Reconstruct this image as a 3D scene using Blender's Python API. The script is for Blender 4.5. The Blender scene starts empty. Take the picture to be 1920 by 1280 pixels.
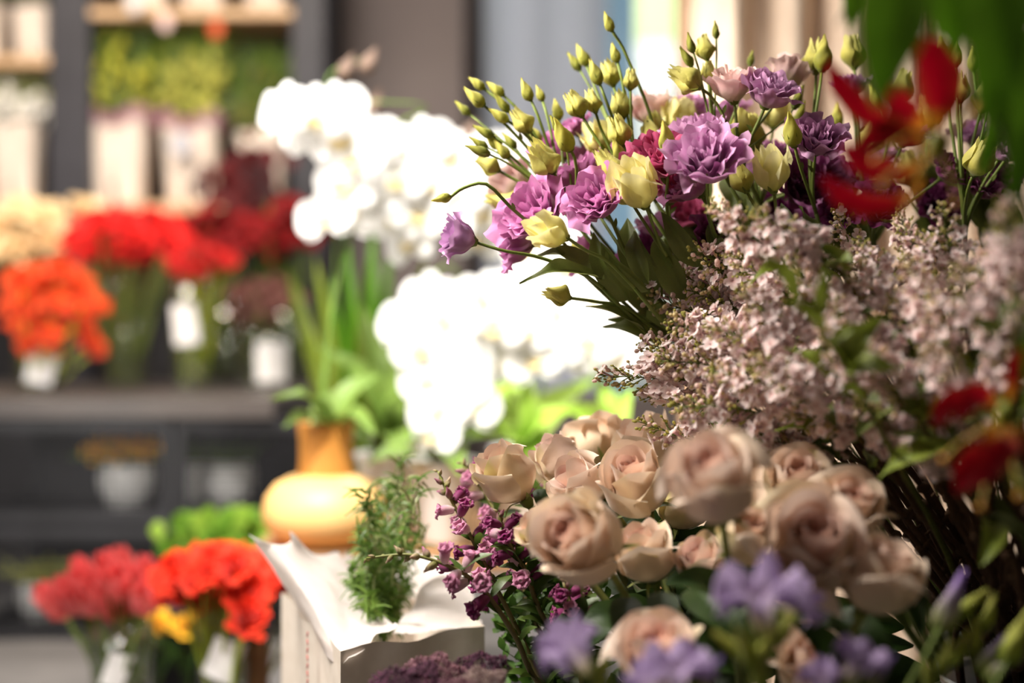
import bpy, math, random
import numpy as np
from mathutils import Vector, Matrix

R = random.Random(11)
NR = np.random.RandomState(5)
C = bpy.context.scene.collection
SC = bpy.context.scene
HC = 0.63            # camera height (m)
FPX = 2666.667       # focal length in pixels of the 1920x1280 frame (50 mm on 36 mm)
PI = math.pi


def P(px, py, d):
    """the point at depth d that the photograph shows at (px, py)"""
    return Vector(((px - 960) / FPX * d, d, HC - (py - 640) / FPX * d))


def S(r, g, b):
    """sRGB 0-255 -> linear"""
    f = lambda c: (c / 255 / 12.92) if c / 255 <= 0.04045 else ((c / 255 + 0.055) / 1.055) ** 2.4
    return np.array([f(r), f(g), f(b)])


def mix(a, b, t):
    return a + (b - a) * t


# ------------------------------------------------------------------ mesh builder
class MB:
    def __init__(s):
        s.v, s.f, s.c, s.n = [], [], [], 0

    def add(s, v, f, c):
        v = np.asarray(v, float).reshape(-1, 3)
        c = np.asarray(c, float)
        if c.ndim == 1:
            c = np.tile(c, (len(v), 1))
        s.v.append(v)
        s.c.append(c.reshape(-1, 3))
        n = s.n
        s.f.extend([tuple(i + n for i in q) for q in f])
        s.n += len(v)
        return s

    def grid(s, p, c, close=False):
        nv, nu = p.shape[:2]
        f = []
        for j in range(nv - 1):
            for i in range(nu if close else nu - 1):
                k = (i + 1) % nu
                f.append((j * nu + i, j * nu + k, (j + 1) * nu + k, (j + 1) * nu + i))
        c = np.asarray(c, float)
        if c.ndim == 3:
            c = c.reshape(-1, 3)
        return s.add(p.reshape(-1, 3), f, c)

    def tube(s, pts, r, c, n=6, caps=True):
        pts = np.array([tuple(p) for p in pts], float)
        m = len(pts)
        r = np.interp(np.linspace(0, 1, m), np.linspace(0, 1, len(r)), r) if np.ndim(r) else np.full(m, r)
        t = np.gradient(pts, axis=0)
        t /= np.linalg.norm(t, axis=1)[:, None] + 1e-12
        a = np.array([0.31, 0.87, 0.38]) if abs(t[0][2]) > .7 else np.array([0.1, 0.1, 1.0])
        out = np.zeros((m, n, 3))
        x = np.cross(t[0], a)
        x /= np.linalg.norm(x)
        ang = np.arange(n) * 2 * PI / n
        for i in range(m):
            x = x - t[i] * np.dot(x, t[i])
            x /= np.linalg.norm(x) + 1e-12
            y = np.cross(t[i], x)
            out[i] = pts[i] + r[i] * (np.cos(ang)[:, None] * x + np.sin(ang)[:, None] * y)
        if caps:
            out = np.concatenate([np.tile(pts[0], (1, n, 1)), out, np.tile(pts[-1], (1, n, 1))])
        c = np.asarray(c, float)
        if c.ndim == 2:
            k = np.linspace(0, 1, out.shape[0])
            cc = np.stack([np.interp(k, np.linspace(0, 1, len(c)), c[:, i]) for i in range(3)], 1)
            c = np.repeat(cc[:, None, :], n, 1)
        return s.grid(out, c, close=True)

    def lathe(s, prof, c, n=24, M=None):
        """prof: (r, z) points"""
        pr = np.array(prof, float)
        a = np.arange(n) * 2 * PI / n
        p = np.stack([pr[:, 0:1] * np.cos(a), pr[:, 0:1] * np.sin(a), np.repeat(pr[:, 1:2], n, 1)], 2)
        if M is not None:
            p = xf(M, p)
        c = np.asarray(c, float)
        if c.ndim == 2:
            c = np.repeat(c[:, None, :], n, 1)
        return s.grid(p, c, close=True)

    def box(s, lo, hi, c, M=None):
        x0, y0, z0 = lo
        x1, y1, z1 = hi
        v = np.array([(x0, y0, z0), (x1, y0, z0), (x1, y1, z0), (x0, y1, z0), (x0, y0, z1), (x1, y0, z1), (x1, y1, z1), (x0, y1, z1)], float)
        if M is not None:
            v = xf(M, v)
        return s.add(v, [(0, 3, 2, 1), (4, 5, 6, 7), (0, 1, 5, 4), (1, 2, 6, 5), (2, 3, 7, 6), (3, 0, 4, 7)], c)

    def blob(s, ctr, rad, c, nu=7, nv=5, M=None):
        th = np.linspace(0, PI, nv)[:, None]
        ph = (np.arange(nu) * 2 * PI / nu)[None, :]
        p = np.stack([np.sin(th) * np.cos(ph), np.sin(th) * np.sin(ph), np.cos(th) * np.ones_like(ph)], 2) * np.array(rad) + np.array(ctr)
        if M is not None:
            p = xf(M, p)
        return s.grid(p, c, close=True)

    def mesh(s, name, mat, smooth=True):
        me = bpy.data.meshes.new(name)
        v = np.concatenate(s.v)
        me.from_pydata(v.tolist(), [], s.f)
        at = me.color_attributes.new('Col', 'FLOAT_COLOR', 'POINT')
        c = np.concatenate(s.c)
        at.data.foreach_set('color', np.concatenate([np.clip(c, 0, 1), np.ones((len(c), 1))], 1).ravel().astype(np.float32))
        me.polygons.foreach_set('use_smooth', [smooth] * len(me.polygons))
        me.materials.append(mat)
        me.update()
        return me

    def build(s, name, mat, parent=None, M=None, smooth=True, origin=None):
        """world-space vertices -> one object; under a parent (an Empty without rotation) they are stored relative to it"""
        if origin is not None:
            s.v = [v - np.array(tuple(origin)) for v in s.v]
        o = bpy.data.objects.new(name, s.mesh(name, mat, smooth))
        C.objects.link(o)
        if parent is not None:
            o.parent = parent
        elif origin is not None:
            o.location = origin
        if M is not None:
            o.matrix_local = M
        return o


def xf(M, p):
    m = np.array(M)
    return p @ m[:3, :3].T + m[:3, 3]


def part(name, me, parent, M=None):
    o = bpy.data.objects.new(name, me)
    C.objects.link(o)
    o.parent = parent
    if M is not None:
        o.matrix_local = M
    return o


def thing(name, label, cat, loc=(0, 0, 0), group=None):
    o = bpy.data.objects.new(name, None)
    C.objects.link(o)
    o.location = loc
    o.empty_display_size = .02
    o['label'] = label
    o['category'] = cat
    if group:
        o['group'] = group
    return o


def tag(o, label, cat, group=None):
    o['label'] = label
    o['category'] = cat
    if group:
        o['group'] = group
    return o


def struct(o):
    o['kind'] = 'structure'
    return o


def orient(pos, axis, roll=0., sc=1.):
    z = Vector(axis).normalized()
    a = Vector((0, 0, 1)) if abs(z.z) < .95 else Vector((0, 1, 0))
    x = a.cross(z).normalized()
    y = z.cross(x)
    m = Matrix((x, y, z)).transposed().to_4x4()
    if not isinstance(sc, (tuple, list)):
        sc = (sc, sc, sc)
    return Matrix.Translation(Vector(pos)) @ m @ Matrix.Rotation(roll, 4, 'Z') @ Matrix.Diagonal((*sc, 1))


def frame(pos, zax, yax, sc):
    """Z along zax, Y as near yax as it goes"""
    z = Vector(zax).normalized()
    y = Vector(yax)
    y = (y - z * y.dot(z)).normalized()
    x = y.cross(z)
    return Matrix.Translation(Vector(pos)) @ Matrix((x, y, z)).transposed().to_4x4() @ Matrix.Diagonal((*sc, 1))


def bez(p0, p1, p2, p3, n=9):
    p0, p1, p2, p3 = (np.array(tuple(p), float) for p in (p0, p1, p2, p3))
    t = np.linspace(0, 1, n)[:, None]
    return (1 - t) ** 3 * p0 + 3 * (1 - t) ** 2 * t * p1 + 3 * (1 - t) * t * t * p2 + t ** 3 * p3


def spline(pts, n=14):
    """Catmull-Rom through the points"""
    p = np.array([tuple(q) for q in pts], float)
    if len(p) == 2:
        return p[0] + (p[1] - p[0]) * np.linspace(0, 1, n)[:, None]
    e = np.concatenate([[2 * p[0] - p[1]], p, [2 * p[-1] - p[-2]]])
    out = []
    for t in np.linspace(0, len(p) - 1 - 1e-9, n):
        i = int(t)
        u = t - i
        a, b, c, d = e[i:i + 4]
        out.append(.5 * ((2 * b) + (c - a) * u + (2 * a - 5 * b + 4 * c - d) * u * u + (3 * b - a - 3 * c + d) * u ** 3))
    return np.array(out)


def ribbon(mb, pts, width, nrm, colf, nu=5, fold=.15, ruff=0., rf=8., wf=None, n=14, ph=None):
    """a strip along pts; width: full width; nrm: which way its face looks; colf(u, v) -> colour"""
    p = spline(pts, n)
    t = np.gradient(p, axis=0)
    t /= np.linalg.norm(t, axis=1)[:, None] + 1e-12
    nn = np.array(tuple(nrm), float)
    v = np.linspace(0, 1, n)
    w = (wf(v) if wf else np.sin(PI * np.clip(v, 0.02, 1) ** .8) ** .8 * (1 - .0 * v)) * width * .5
    u = np.linspace(-1, 1, nu)
    out = np.zeros((n, nu, 3))
    col = np.zeros((n, nu, 3))
    ph = R.random() * 6 if ph is None else ph
    for i in range(n):
        s_ = np.cross(t[i], nn)
        s_ /= np.linalg.norm(s_) + 1e-9
        k = np.cross(s_, t[i])
        for j, uu in enumerate(u):
            out[i, j] = p[i] + s_ * uu * w[i] + k * (abs(uu) * fold * w[i] + ruff * abs(uu) ** 2 * math.sin(rf * v[i] * 2 * PI + ph + (uu > 0) * 1.7))
            col[i, j] = colf(uu, v[i])
    mb.grid(out, col)
    return mb


# ------------------------------------------------------------------ materials
def new_mat(name):
    m = bpy.data.materials.new(name)
    m.use_nodes = True
    nt = m.node_tree
    nt.nodes.clear()
    out = nt.nodes.new('ShaderNodeOutputMaterial')
    return m, nt, out


def N(nt, t, **kw):
    n = nt.nodes.new(t)
    for k, v in kw.items():
        if k in n.inputs.keys():
            n.inputs[k].default_value = v
        else:
            setattr(n, k, v)
    return n


def vcol_mat(name, rough=.6, trans=.3, spec=.3, nscale=60., namt=.12, bump=0., bscale=200., vary=.12, sheen=0.):
    """colour from the part's own colour attribute, broken up by noise and a small per-object shift; part of the light passes through"""
    m, nt, out = new_mat(name)
    L = nt.links.new
    at = N(nt, 'ShaderNodeAttribute', attribute_name='Col')
    no = N(nt, 'ShaderNodeTexNoise', Scale=nscale, Detail=4.)
    oc = N(nt, 'ShaderNodeTexCoord')
    L(oc.outputs['Object'], no.inputs['Vector'])
    oi = N(nt, 'ShaderNodeObjectInfo')
    mr = N(nt, 'ShaderNodeMapRange')
    mr.inputs['To Min'].default_value = 1 - namt
    mr.inputs['To Max'].default_value = 1 + namt
    L(no.outputs['Fac'], mr.inputs['Value'])
    mr2 = N(nt, 'ShaderNodeMapRange')
    mr2.inputs['To Min'].default_value = 1 - vary
    mr2.inputs['To Max'].default_value = 1 + vary
    L(oi.outputs['Random'], mr2.inputs['Value'])
    mu = N(nt, 'ShaderNodeMath', operation='MULTIPLY')
    L(mr.outputs['Result'], mu.inputs[0])
    L(mr2.outputs['Result'], mu.inputs[1])
    hs = N(nt, 'ShaderNodeHueSaturation')
    L(at.outputs['Color'], hs.inputs['Color'])
    L(mu.outputs[0], hs.inputs['Value'])
    b = N(nt, 'ShaderNodeBsdfPrincipled', Roughness=rough)
    b.inputs['Specular IOR Level'].default_value = spec
    if sheen:
        b.inputs['Sheen Weight'].default_value = sheen
    L(hs.outputs['Color'], b.inputs['Base Color'])
    if bump:
        n2 = N(nt, 'ShaderNodeTexNoise', Scale=bscale, Detail=3.)
        L(oc.outputs['Object'], n2.inputs['Vector'])
        bp = N(nt, 'ShaderNodeBump', Strength=bump, Distance=.002)
        L(n2.outputs['Fac'], bp.inputs['Height'])
        L(bp.outputs['Normal'], b.inputs['Normal'])
    if trans:
        tr = N(nt, 'ShaderNodeBsdfTranslucent')
        L(hs.outputs['Color'], tr.inputs['Color'])
        mx = N(nt, 'ShaderNodeMixShader')
        mx.inputs[0].default_value = trans
        L(b.outputs[0], mx.inputs[1])
        L(tr.outputs[0], mx.inputs[2])
        L(mx.outputs[0], out.inputs['Surface'])
    else:
        L(b.outputs[0], out.inputs['Surface'])
    return m


def noise_mat(name, c1, c2, scale=6., rough=.7, spec=.3, stretch=(1, 1, 1), bump=.0, trans=0., metal=0., emit=0.):
    m, nt, out = new_mat(name)
    L = nt.links.new
    oc = N(nt, 'ShaderNodeTexCoord')
    mp = N(nt, 'ShaderNodeMapping')
    mp.inputs['Scale'].default_value = stretch
    L(oc.outputs['Object'], mp.inputs['Vector'])
    no = N(nt, 'ShaderNodeTexNoise', Scale=scale, Detail=6.)
    L(mp.outputs[0], no.inputs['Vector'])
    cr = N(nt, 'ShaderNodeValToRGB')
    cr.color_ramp.elements[0].position = .3
    cr.color_ramp.elements[1].position = .7
    cr.color_ramp.elements[0].color = (*c1, 1)
    cr.color_ramp.elements[1].color = (*c2, 1)
    L(no.outputs['Fac'], cr.inputs['Fac'])
    b = N(nt, 'ShaderNodeBsdfPrincipled', Roughness=rough, Metallic=metal)
    b.inputs['Specular IOR Level'].default_value = spec
    L(cr.outputs['Color'], b.inputs['Base Color'])
    if emit:
        L(cr.outputs['Color'], b.inputs['Emission Color'])
        b.inputs['Emission Strength'].default_value = emit
    if bump:
        bp = N(nt, 'ShaderNodeBump', Strength=bump, Distance=.003)
        L(no.outputs['Fac'], bp.inputs['Height'])
        L(bp.outputs['Normal'], b.inputs['Normal'])
    if trans:
        tr = N(nt, 'ShaderNodeBsdfTranslucent')
        L(cr.outputs['Color'], tr.inputs['Color'])
        mx = N(nt, 'ShaderNodeMixShader')
        mx.inputs[0].default_value = trans
        L(b.outputs[0], mx.inputs[1])
        L(tr.outputs[0], mx.inputs[2])
        L(mx.outputs[0], out.inputs['Surface'])
    else:
        L(b.outputs[0], out.inputs['Surface'])
    return m


def glass_mat(name, tint, clear=.88):
    m, nt, out = new_mat(name)
    L = nt.links.new
    t = N(nt, 'ShaderNodeBsdfTransparent', Color=(*tint, 1))
    g = N(nt, 'ShaderNodeBsdfGlossy', Roughness=.05)
    lw = N(nt, 'ShaderNodeLayerWeight', Blend=.35)
    mr = N(nt, 'ShaderNodeMapRange')
    mr.inputs['To Min'].default_value = .04
    mr.inputs['To Max'].default_value = 1 - clear + .3
    L(lw.outputs['Facing'], mr.inputs['Value'])
    mx = N(nt, 'ShaderNodeMixShader')
    L(mr.outputs[0], mx.inputs[0])
    L(t.outputs[0], mx.inputs[1])
    L(g.outputs[0], mx.inputs[2])
    L(mx.outputs[0], out.inputs['Surface'])
    return m


M_PETAL = vcol_mat('petal', rough=.65, trans=.32, spec=.2, nscale=90, namt=.1, bump=.15, bscale=260, sheen=.15)
M_ROSE = vcol_mat('rose petal', rough=.6, trans=.22, spec=.25, nscale=1.6, namt=.08, bump=.12, bscale=9, vary=.07, sheen=.2)
M_UNIT = vcol_mat('ruffled petal', rough=.6, trans=.3, spec=.2, nscale=2.2, namt=.1, bump=.2, bscale=7, vary=.1, sheen=.15)
M_ORCHID = vcol_mat('orchid petal', rough=.5, trans=.4, spec=.2, nscale=2, namt=.02, vary=.02)
M_LEAF = vcol_mat('leaf', rough=.42, trans=.25, spec=.4, nscale=45, namt=.18, bump=.2, bscale=160, vary=.14)
M_STEM = vcol_mat('stem', rough=.5, trans=0, spec=.35, nscale=120, namt=.15, bump=.1, vary=.1)
M_BARK = vcol_mat('bark', rough=.85, trans=0, spec=.15, nscale=140, namt=.35, bump=.6, bscale=160)
M_SEP = vcol_mat('sepal', rough=.5, trans=.15, spec=.3, nscale=3, namt=.15)
M_PAPER = noise_mat('kraft white paper', S(230, 216, 200), S(243, 231, 217), 40, .8, .15, bump=.15)
M_WRAP = noise_mat('pot wrapping paper', S(222, 206, 192), S(238, 226, 214), 25, .8, .15, (1, 1, .4), bump=.2)
M_MAUVE = noise_mat('mauve tissue', S(190, 140, 155), S(214, 172, 180), 30, .8, .1, trans=.2)
M_TISSUE = noise_mat('tissue paper', S(246, 238, 234), S(252, 246, 242), 30, .75, .15, trans=.4, bump=.1)
M_BLACK = noise_mat('black plastic', S(22, 21, 24), S(34, 33, 37), 12, .5, .35, bump=.05)
M_SHELFM = noise_mat('charcoal metal', S(42, 41, 47), S(54, 53, 60), 8, .5, .4)
M_TOP = noise_mat('dark tabletop', S(64, 58, 56), S(84, 76, 72), 5, .45, .4, (1, 4, 1))
M_WOOD = noise_mat('pale wood', S(196, 158, 118), S(222, 188, 150), 8, .55, .3, (1, 8, 8), bump=.1)
M_GOLD = noise_mat('golden glaze', S(226, 178, 108), S(236, 194, 128), 6, .5, .5)
M_WOODD = noise_mat('brown wood', S(132, 96, 62), S(160, 120, 82), 8, .6, .25, (1, 8, 8), bump=.1)
M_GOLD_SHADE = noise_mat('shaded golden glaze', S(186, 126, 56), S(206, 146, 72), 6, .45, .4)  # darker copy of the golden glaze, shade on the neck put into colour
M_FLOOR = noise_mat('grey concrete', S(96, 93, 92), S(124, 120, 118), 5, .6, .3, bump=.05)
M_WALL = noise_mat('grey plaster', S(104, 96, 95), S(116, 108, 106), 3, .85, .15, bump=.05)
M_WALLD = noise_mat('dark plaster', S(46, 44, 47), S(58, 55, 57), 3, .85, .15)
M_COL = noise_mat('column plaster', S(118, 109, 108), S(128, 119, 117), 3, .85, .15)
M_BLIND = noise_mat('blue grey blind', S(184, 189, 212), S(194, 199, 222), 2, .8, .15, (1, 1, .2), trans=.3)
M_CURT = noise_mat('beige curtain cloth', S(214, 190, 168), S(228, 206, 184), 60, .85, .15, (1, 1, .3), bump=.15, trans=.04)
M_FRAME = noise_mat('sky tinted window frame', S(140, 186, 222), S(158, 200, 232), 4, .4, .4)  # blue is the sky's reflection, put into the frame's base colour
M_ZINC = noise_mat('zinc bucket metal', S(120, 122, 124), S(160, 162, 163), 14, .4, .5, metal=.8)
M_TAG = noise_mat('white tag card', S(232, 230, 228), S(244, 242, 240), 20, .6, .2)
M_RED = noise_mat('red stitching', S(196, 84, 84), S(206, 100, 96), 40, .7, .1)
M_SOIL = noise_mat('potting soil', S(48, 36, 26), S(70, 54, 40), 60, .95, .05, bump=.5)
M_CERAM = noise_mat('white ceramic', S(226, 224, 220), S(238, 236, 233), 6, .25, .5)
M_EXTW = noise_mat('sunlit render outside', S(206, 222, 160), S(226, 236, 200), 1.2, .8, .1)
M_EXTP = noise_mat('sunlit white board', S(250, 250, 250), S(254, 254, 254), 1.2, .7, .1)
M_GLASS = glass_mat('clear glass', (.95, .97, .95))
M_WATER = glass_mat('vase water', (.95, .97, .84), .95)


# ------------------------------------------------------------------ flower generators (unit size, facing +Z, base at the origin)
def petal(mb, az, R0, Rb, Rt, H, W, col, nu=9, nv=9, vb=.5, lip=0., lipv=.76, drop=.2, ruff=0., rf=5., spiral=.06, zp=1.2, wob=.03, point=0., z0=0., rr=R):
    v = np.linspace(0, 1, nv)[:, None]
    u = np.linspace(-1, 1, nu)[None, :]
    sm = lambda x: x * x * (3 - 2 * x)
    r = np.where(v < vb, R0 + (Rb - R0) * np.sin(PI / 2 * np.clip(v / vb, 0, 1)), Rb + (Rt - Rb) * sm(np.clip((v - vb) / (1 - vb), 0, 1)))
    w = W * (.35 + .65 * np.sin(PI / 2 * np.clip(v / .5, 0, 1)))
    au = np.abs(u)
    z = z0 + H * v ** zp * (1 - drop * au ** 2.5 * v) + point * np.clip(1 - au * 1.4, 0, 1) * v ** 4
    q = np.clip((v - lipv) / (1 - lipv), 0, 1)
    r = r + lip * q * (.5 + .9 * au)
    z = z - lip * q ** 2 * (.35 + 1.0 * au)
    p1, p2, p3, p4 = (rr.random() * 6.28 for _ in range(4))
    r = r + ruff * v ** 2.2 * np.sin(rf * u + p1)
    z = z + ruff * v ** 2.2 * np.sin(rf * 1.37 * u + p2)
    r = r * (1 + spiral * u) + wob * v * np.sin(2.1 * u + p3)
    z = z + wob * v * np.sin(2.7 * u + p4)
    a = az + u * w
    p = np.stack([r * np.cos(a), r * np.sin(a), z + 0 * a], 2)
    c = np.zeros((nv, nu, 3))
    for j in range(nv):
        for i in range(nu):
            c[j, i] = col(u[0, i], v[j, 0])
    mb.grid(p, c)


def rose_mesh(seed, openness=1., green=.3, tone=0.):
    rr = random.Random(seed)
    mb = MB()
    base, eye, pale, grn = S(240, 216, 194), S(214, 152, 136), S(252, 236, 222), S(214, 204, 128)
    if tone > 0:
        base = mix(base, S(240, 212, 208), tone)
    else:
        base = mix(base, S(236, 202, 166), -tone)
    n = 19
    for k in range(n):
        s = k / (n - 1)
        Rb = .07 + .86 * s ** .9
        Rt = Rb * (.52 + .44 * s * openness)
        H = 1.5 + .36 * math.sin(PI * min(1, s * 1.15) * .8)
        W = mix(2.1, 1.02, min(1, s * 1.3))
        lip = 0 if s < .35 else (.03 + .24 * s * s) * openness * rr.uniform(.45, 1.5)
        az = k * 2.3999 + rr.uniform(-.2, .2)
        tint = rr.uniform(-.06, .06)
        gz = green * rr.random() if s > .72 else 0

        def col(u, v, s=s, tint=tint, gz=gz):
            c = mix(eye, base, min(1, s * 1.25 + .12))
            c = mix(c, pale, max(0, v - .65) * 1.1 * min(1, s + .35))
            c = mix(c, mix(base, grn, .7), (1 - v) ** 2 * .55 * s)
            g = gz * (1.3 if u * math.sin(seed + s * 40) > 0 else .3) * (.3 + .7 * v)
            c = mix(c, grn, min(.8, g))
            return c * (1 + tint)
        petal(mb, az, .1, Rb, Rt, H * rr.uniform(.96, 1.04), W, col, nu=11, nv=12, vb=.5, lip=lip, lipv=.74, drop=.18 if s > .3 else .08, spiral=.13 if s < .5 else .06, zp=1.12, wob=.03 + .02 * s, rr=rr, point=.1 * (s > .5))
    return mb.mesh('rose_bloom', M_ROSE)


def ruffle_mesh(seed, base, edge, under, n=15, H=1.15, ruff=.1, tight=1., mat=None, nu=17, nv=10):
    """double ruffled bloom such as a lisianthus or a carnation"""
    rr = random.Random(seed)
    mb = MB()
    for k in range(n):
        s = k / (n - 1)
        Rb = .1 + .66 * s ** .8
        Rt = Rb * (1.1 + .2 * s) + .06
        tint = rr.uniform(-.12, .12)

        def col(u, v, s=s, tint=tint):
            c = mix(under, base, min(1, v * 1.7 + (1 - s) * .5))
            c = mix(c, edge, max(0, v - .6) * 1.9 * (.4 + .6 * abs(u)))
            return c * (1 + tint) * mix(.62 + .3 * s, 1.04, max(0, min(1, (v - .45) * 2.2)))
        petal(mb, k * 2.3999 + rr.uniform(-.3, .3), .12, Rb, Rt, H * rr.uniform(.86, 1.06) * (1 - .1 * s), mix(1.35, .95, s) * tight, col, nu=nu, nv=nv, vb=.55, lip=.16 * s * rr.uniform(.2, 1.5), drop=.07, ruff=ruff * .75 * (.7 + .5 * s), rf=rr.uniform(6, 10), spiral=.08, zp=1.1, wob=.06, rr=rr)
    return mb.mesh('ruffled_bloom', mat or M_UNIT)


def half_open_mesh(seed, base=S(236, 228, 150), tip=S(246, 238, 186), low=S(176, 182, 78), flare=.25, n=7, closed=.34):
    rr = random.Random(seed)
    mb = MB()
    for k in range(n):
        s = k / (n - 1)

        def col(u, v):
            c = mix(low, base, min(1, v * 2.2))
            c = mix(c, tip, max(0, v - .5) * 1.6)
            return c * (1 - .1 * abs(math.sin(u * 9)) * (1 - v))
        petal(mb, k * 2.3999, .16, .55 + .25 * s, (closed + .3 * s * closed / .34) * rr.uniform(.9, 1.2), 1.75 * rr.uniform(.92, 1.08), 1.0, col, nu=11, nv=12, vb=.4, lip=flare * s * rr.uniform(.5, 1.6), lipv=.68, drop=.35, ruff=.06, rf=6, spiral=.12, zp=.95, wob=.05, point=.28, rr=rr)
    return mb.mesh('half_open_bloom', M_UNIT)


def bud_mesh(seed, low=S(138, 144, 44), top=S(214, 206, 104), slim=.42):
    rr = random.Random(seed)
    mb = MB()
    nv, nu = 15, 16
    tw, ph, bx, by = rr.uniform(2.5, 4), rr.random() * 6, rr.uniform(-.15, .15), rr.uniform(-.15, .15)
    p = np.zeros((nv, nu, 3))
    c = np.zeros((nv, nu, 3))
    for j in range(nv):
        v = j / (nv - 1)
        r = slim * math.sin(PI * min(1, v * .97 + .03) ** .62) ** .85 * (1 - .25 * v) + .02
        if v > .8:
            r = max(r, .1 * (1 - (v - .8) * 3.2) + .03)
        for i in range(nu):
            a = i * 2 * PI / nu
            k = 1 + .17 * v * math.cos(3 * (a - tw * v) + ph)
            p[j, i] = (r * k * math.cos(a) + bx * v * v, r * k * math.sin(a) + by * v * v, 1.55 * v + (.09 * math.cos(2 * a + ph) * (v > .9)))
            c[j, i] = mix(low, top, min(1, v * 1.15)) * (1 + .16 * math.cos(3 * (a - tw * v) + ph + 1.2))
    mb.grid(p, c, close=True)
    return mb.mesh('bud', M_UNIT)


def calyx_mesh(seed, r=.36, L=.75, flare=.1, n=5, col=S(104, 118, 44)):
    rr = random.Random(seed)
    mb = MB()
    mb.lathe([(.02, -.12), (.16, -.08), (.2, 0), (.23, .1)], col * .9, 10)
    for k in range(n):
        a = k * 2 * PI / n + rr.uniform(-.2, .2)
        d = np.array([math.cos(a), math.sin(a), 0])
        pts = [d * .16 + (0, 0, 0), d * r + np.array((0, 0, L * .4)), d * (r * 1.12 + flare * rr.uniform(0, 1.6)) + np.array((0, 0, L * rr.uniform(.75, 1.05)))]
        ribbon(mb, pts, .16, d, lambda u, v: col * (.85 + .3 * v), nu=3, n=7, wf=lambda v: 1 - v ** 1.4 + .02, ph=0)
    return mb.mesh('calyx', M_SEP)


def leaf_mesh(seed, c1, c2, curl=.15, fold=.22, pw=.85, nm='leaf'):
    """unit leaf along +Z, one wide across X, face towards +Y"""
    rr = random.Random(seed)
    mb = MB()
    b = rr.uniform(-.1, .1)
    pts = [(0, 0, 0), (b * .5, curl * .3, .33), (b, curl * .2, .66), (b * .4, -curl, 1)]
    ribbon(mb, pts, 1, (0, 1, 0), lambda u, v: mix(c1, c2, .5 * abs(u) + .2 * math.sin(v * 5)) * (1.18 if abs(u) < .1 else 1 - .06 * math.cos(26 * v - 6 * abs(u))), nu=9, fold=fold, ruff=.02, rf=2, wf=lambda v: np.sin(PI * np.clip(v * .97 + .02, 0, 1) ** pw) ** .9, n=15, ph=rr.random() * 6)
    return mb.mesh(nm, M_LEAF)


LIS_LEAF = [leaf_mesh(i, S(92, 104, 46), S(116, 124, 62), .12 + .08 * i, .25) for i in range(3)]
DARK_LEAF = [leaf_mesh(10 + i, S(40, 62, 22), S(58, 80, 30), .2, .2, .75) for i in range(3)]
BRIGHT_LEAF = [leaf_mesh(20 + i, S(116, 132, 42), S(154, 164, 70), .25, .2, .8) for i in range(3)]


def leaf_part(parent, origin, base, tip, width, face, lib, name='leaf'):
    base, tip = Vector(base), Vector(tip)
    d = tip - base
    L = d.length
    return part(name, R.choice(lib), parent, frame(base - Vector(origin), d, face, (width, L * .8, L)))


# ------------------------------------------------------------------ lisianthus
PUR = S(176, 104, 168)
LIS = {
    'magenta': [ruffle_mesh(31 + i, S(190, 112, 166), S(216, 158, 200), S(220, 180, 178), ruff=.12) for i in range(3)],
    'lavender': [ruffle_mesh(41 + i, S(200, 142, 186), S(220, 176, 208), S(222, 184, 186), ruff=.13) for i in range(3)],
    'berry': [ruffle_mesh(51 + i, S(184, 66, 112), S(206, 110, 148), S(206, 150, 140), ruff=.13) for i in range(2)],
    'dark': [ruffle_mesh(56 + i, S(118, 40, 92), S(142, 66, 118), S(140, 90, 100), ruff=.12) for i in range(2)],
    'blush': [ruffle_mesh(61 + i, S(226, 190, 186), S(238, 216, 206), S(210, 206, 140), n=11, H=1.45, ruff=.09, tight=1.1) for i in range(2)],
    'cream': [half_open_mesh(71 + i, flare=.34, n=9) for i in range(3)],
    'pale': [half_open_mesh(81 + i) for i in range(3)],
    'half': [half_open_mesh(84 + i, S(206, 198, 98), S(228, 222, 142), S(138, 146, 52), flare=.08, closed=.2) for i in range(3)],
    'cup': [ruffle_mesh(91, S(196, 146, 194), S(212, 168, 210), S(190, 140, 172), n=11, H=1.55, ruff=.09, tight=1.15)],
    'bud': [bud_mesh(101 + i) for i in range(4)],
    'sbud': [bud_mesh(111 + i, S(112, 120, 38), S(168, 166, 70), .34) for i in range(3)],
}
LH = dict(cream=1.7, half=1.75, pale=1.75, cup=1.45, bud=1.55, sbud=1.55, blush=1.4)
LWID = dict(cream=.84, half=.66, pale=.68, bud=.42, sbud=.34)      # half-width of the unit mesh
CALYX = [calyx_mesh(i, .42, .8, .12) for i in range(2)]
CALYXB = [calyx_mesh(5 + i, .36, .7, .05) for i in range(2)]
LG = S(104, 120, 50)


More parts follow.
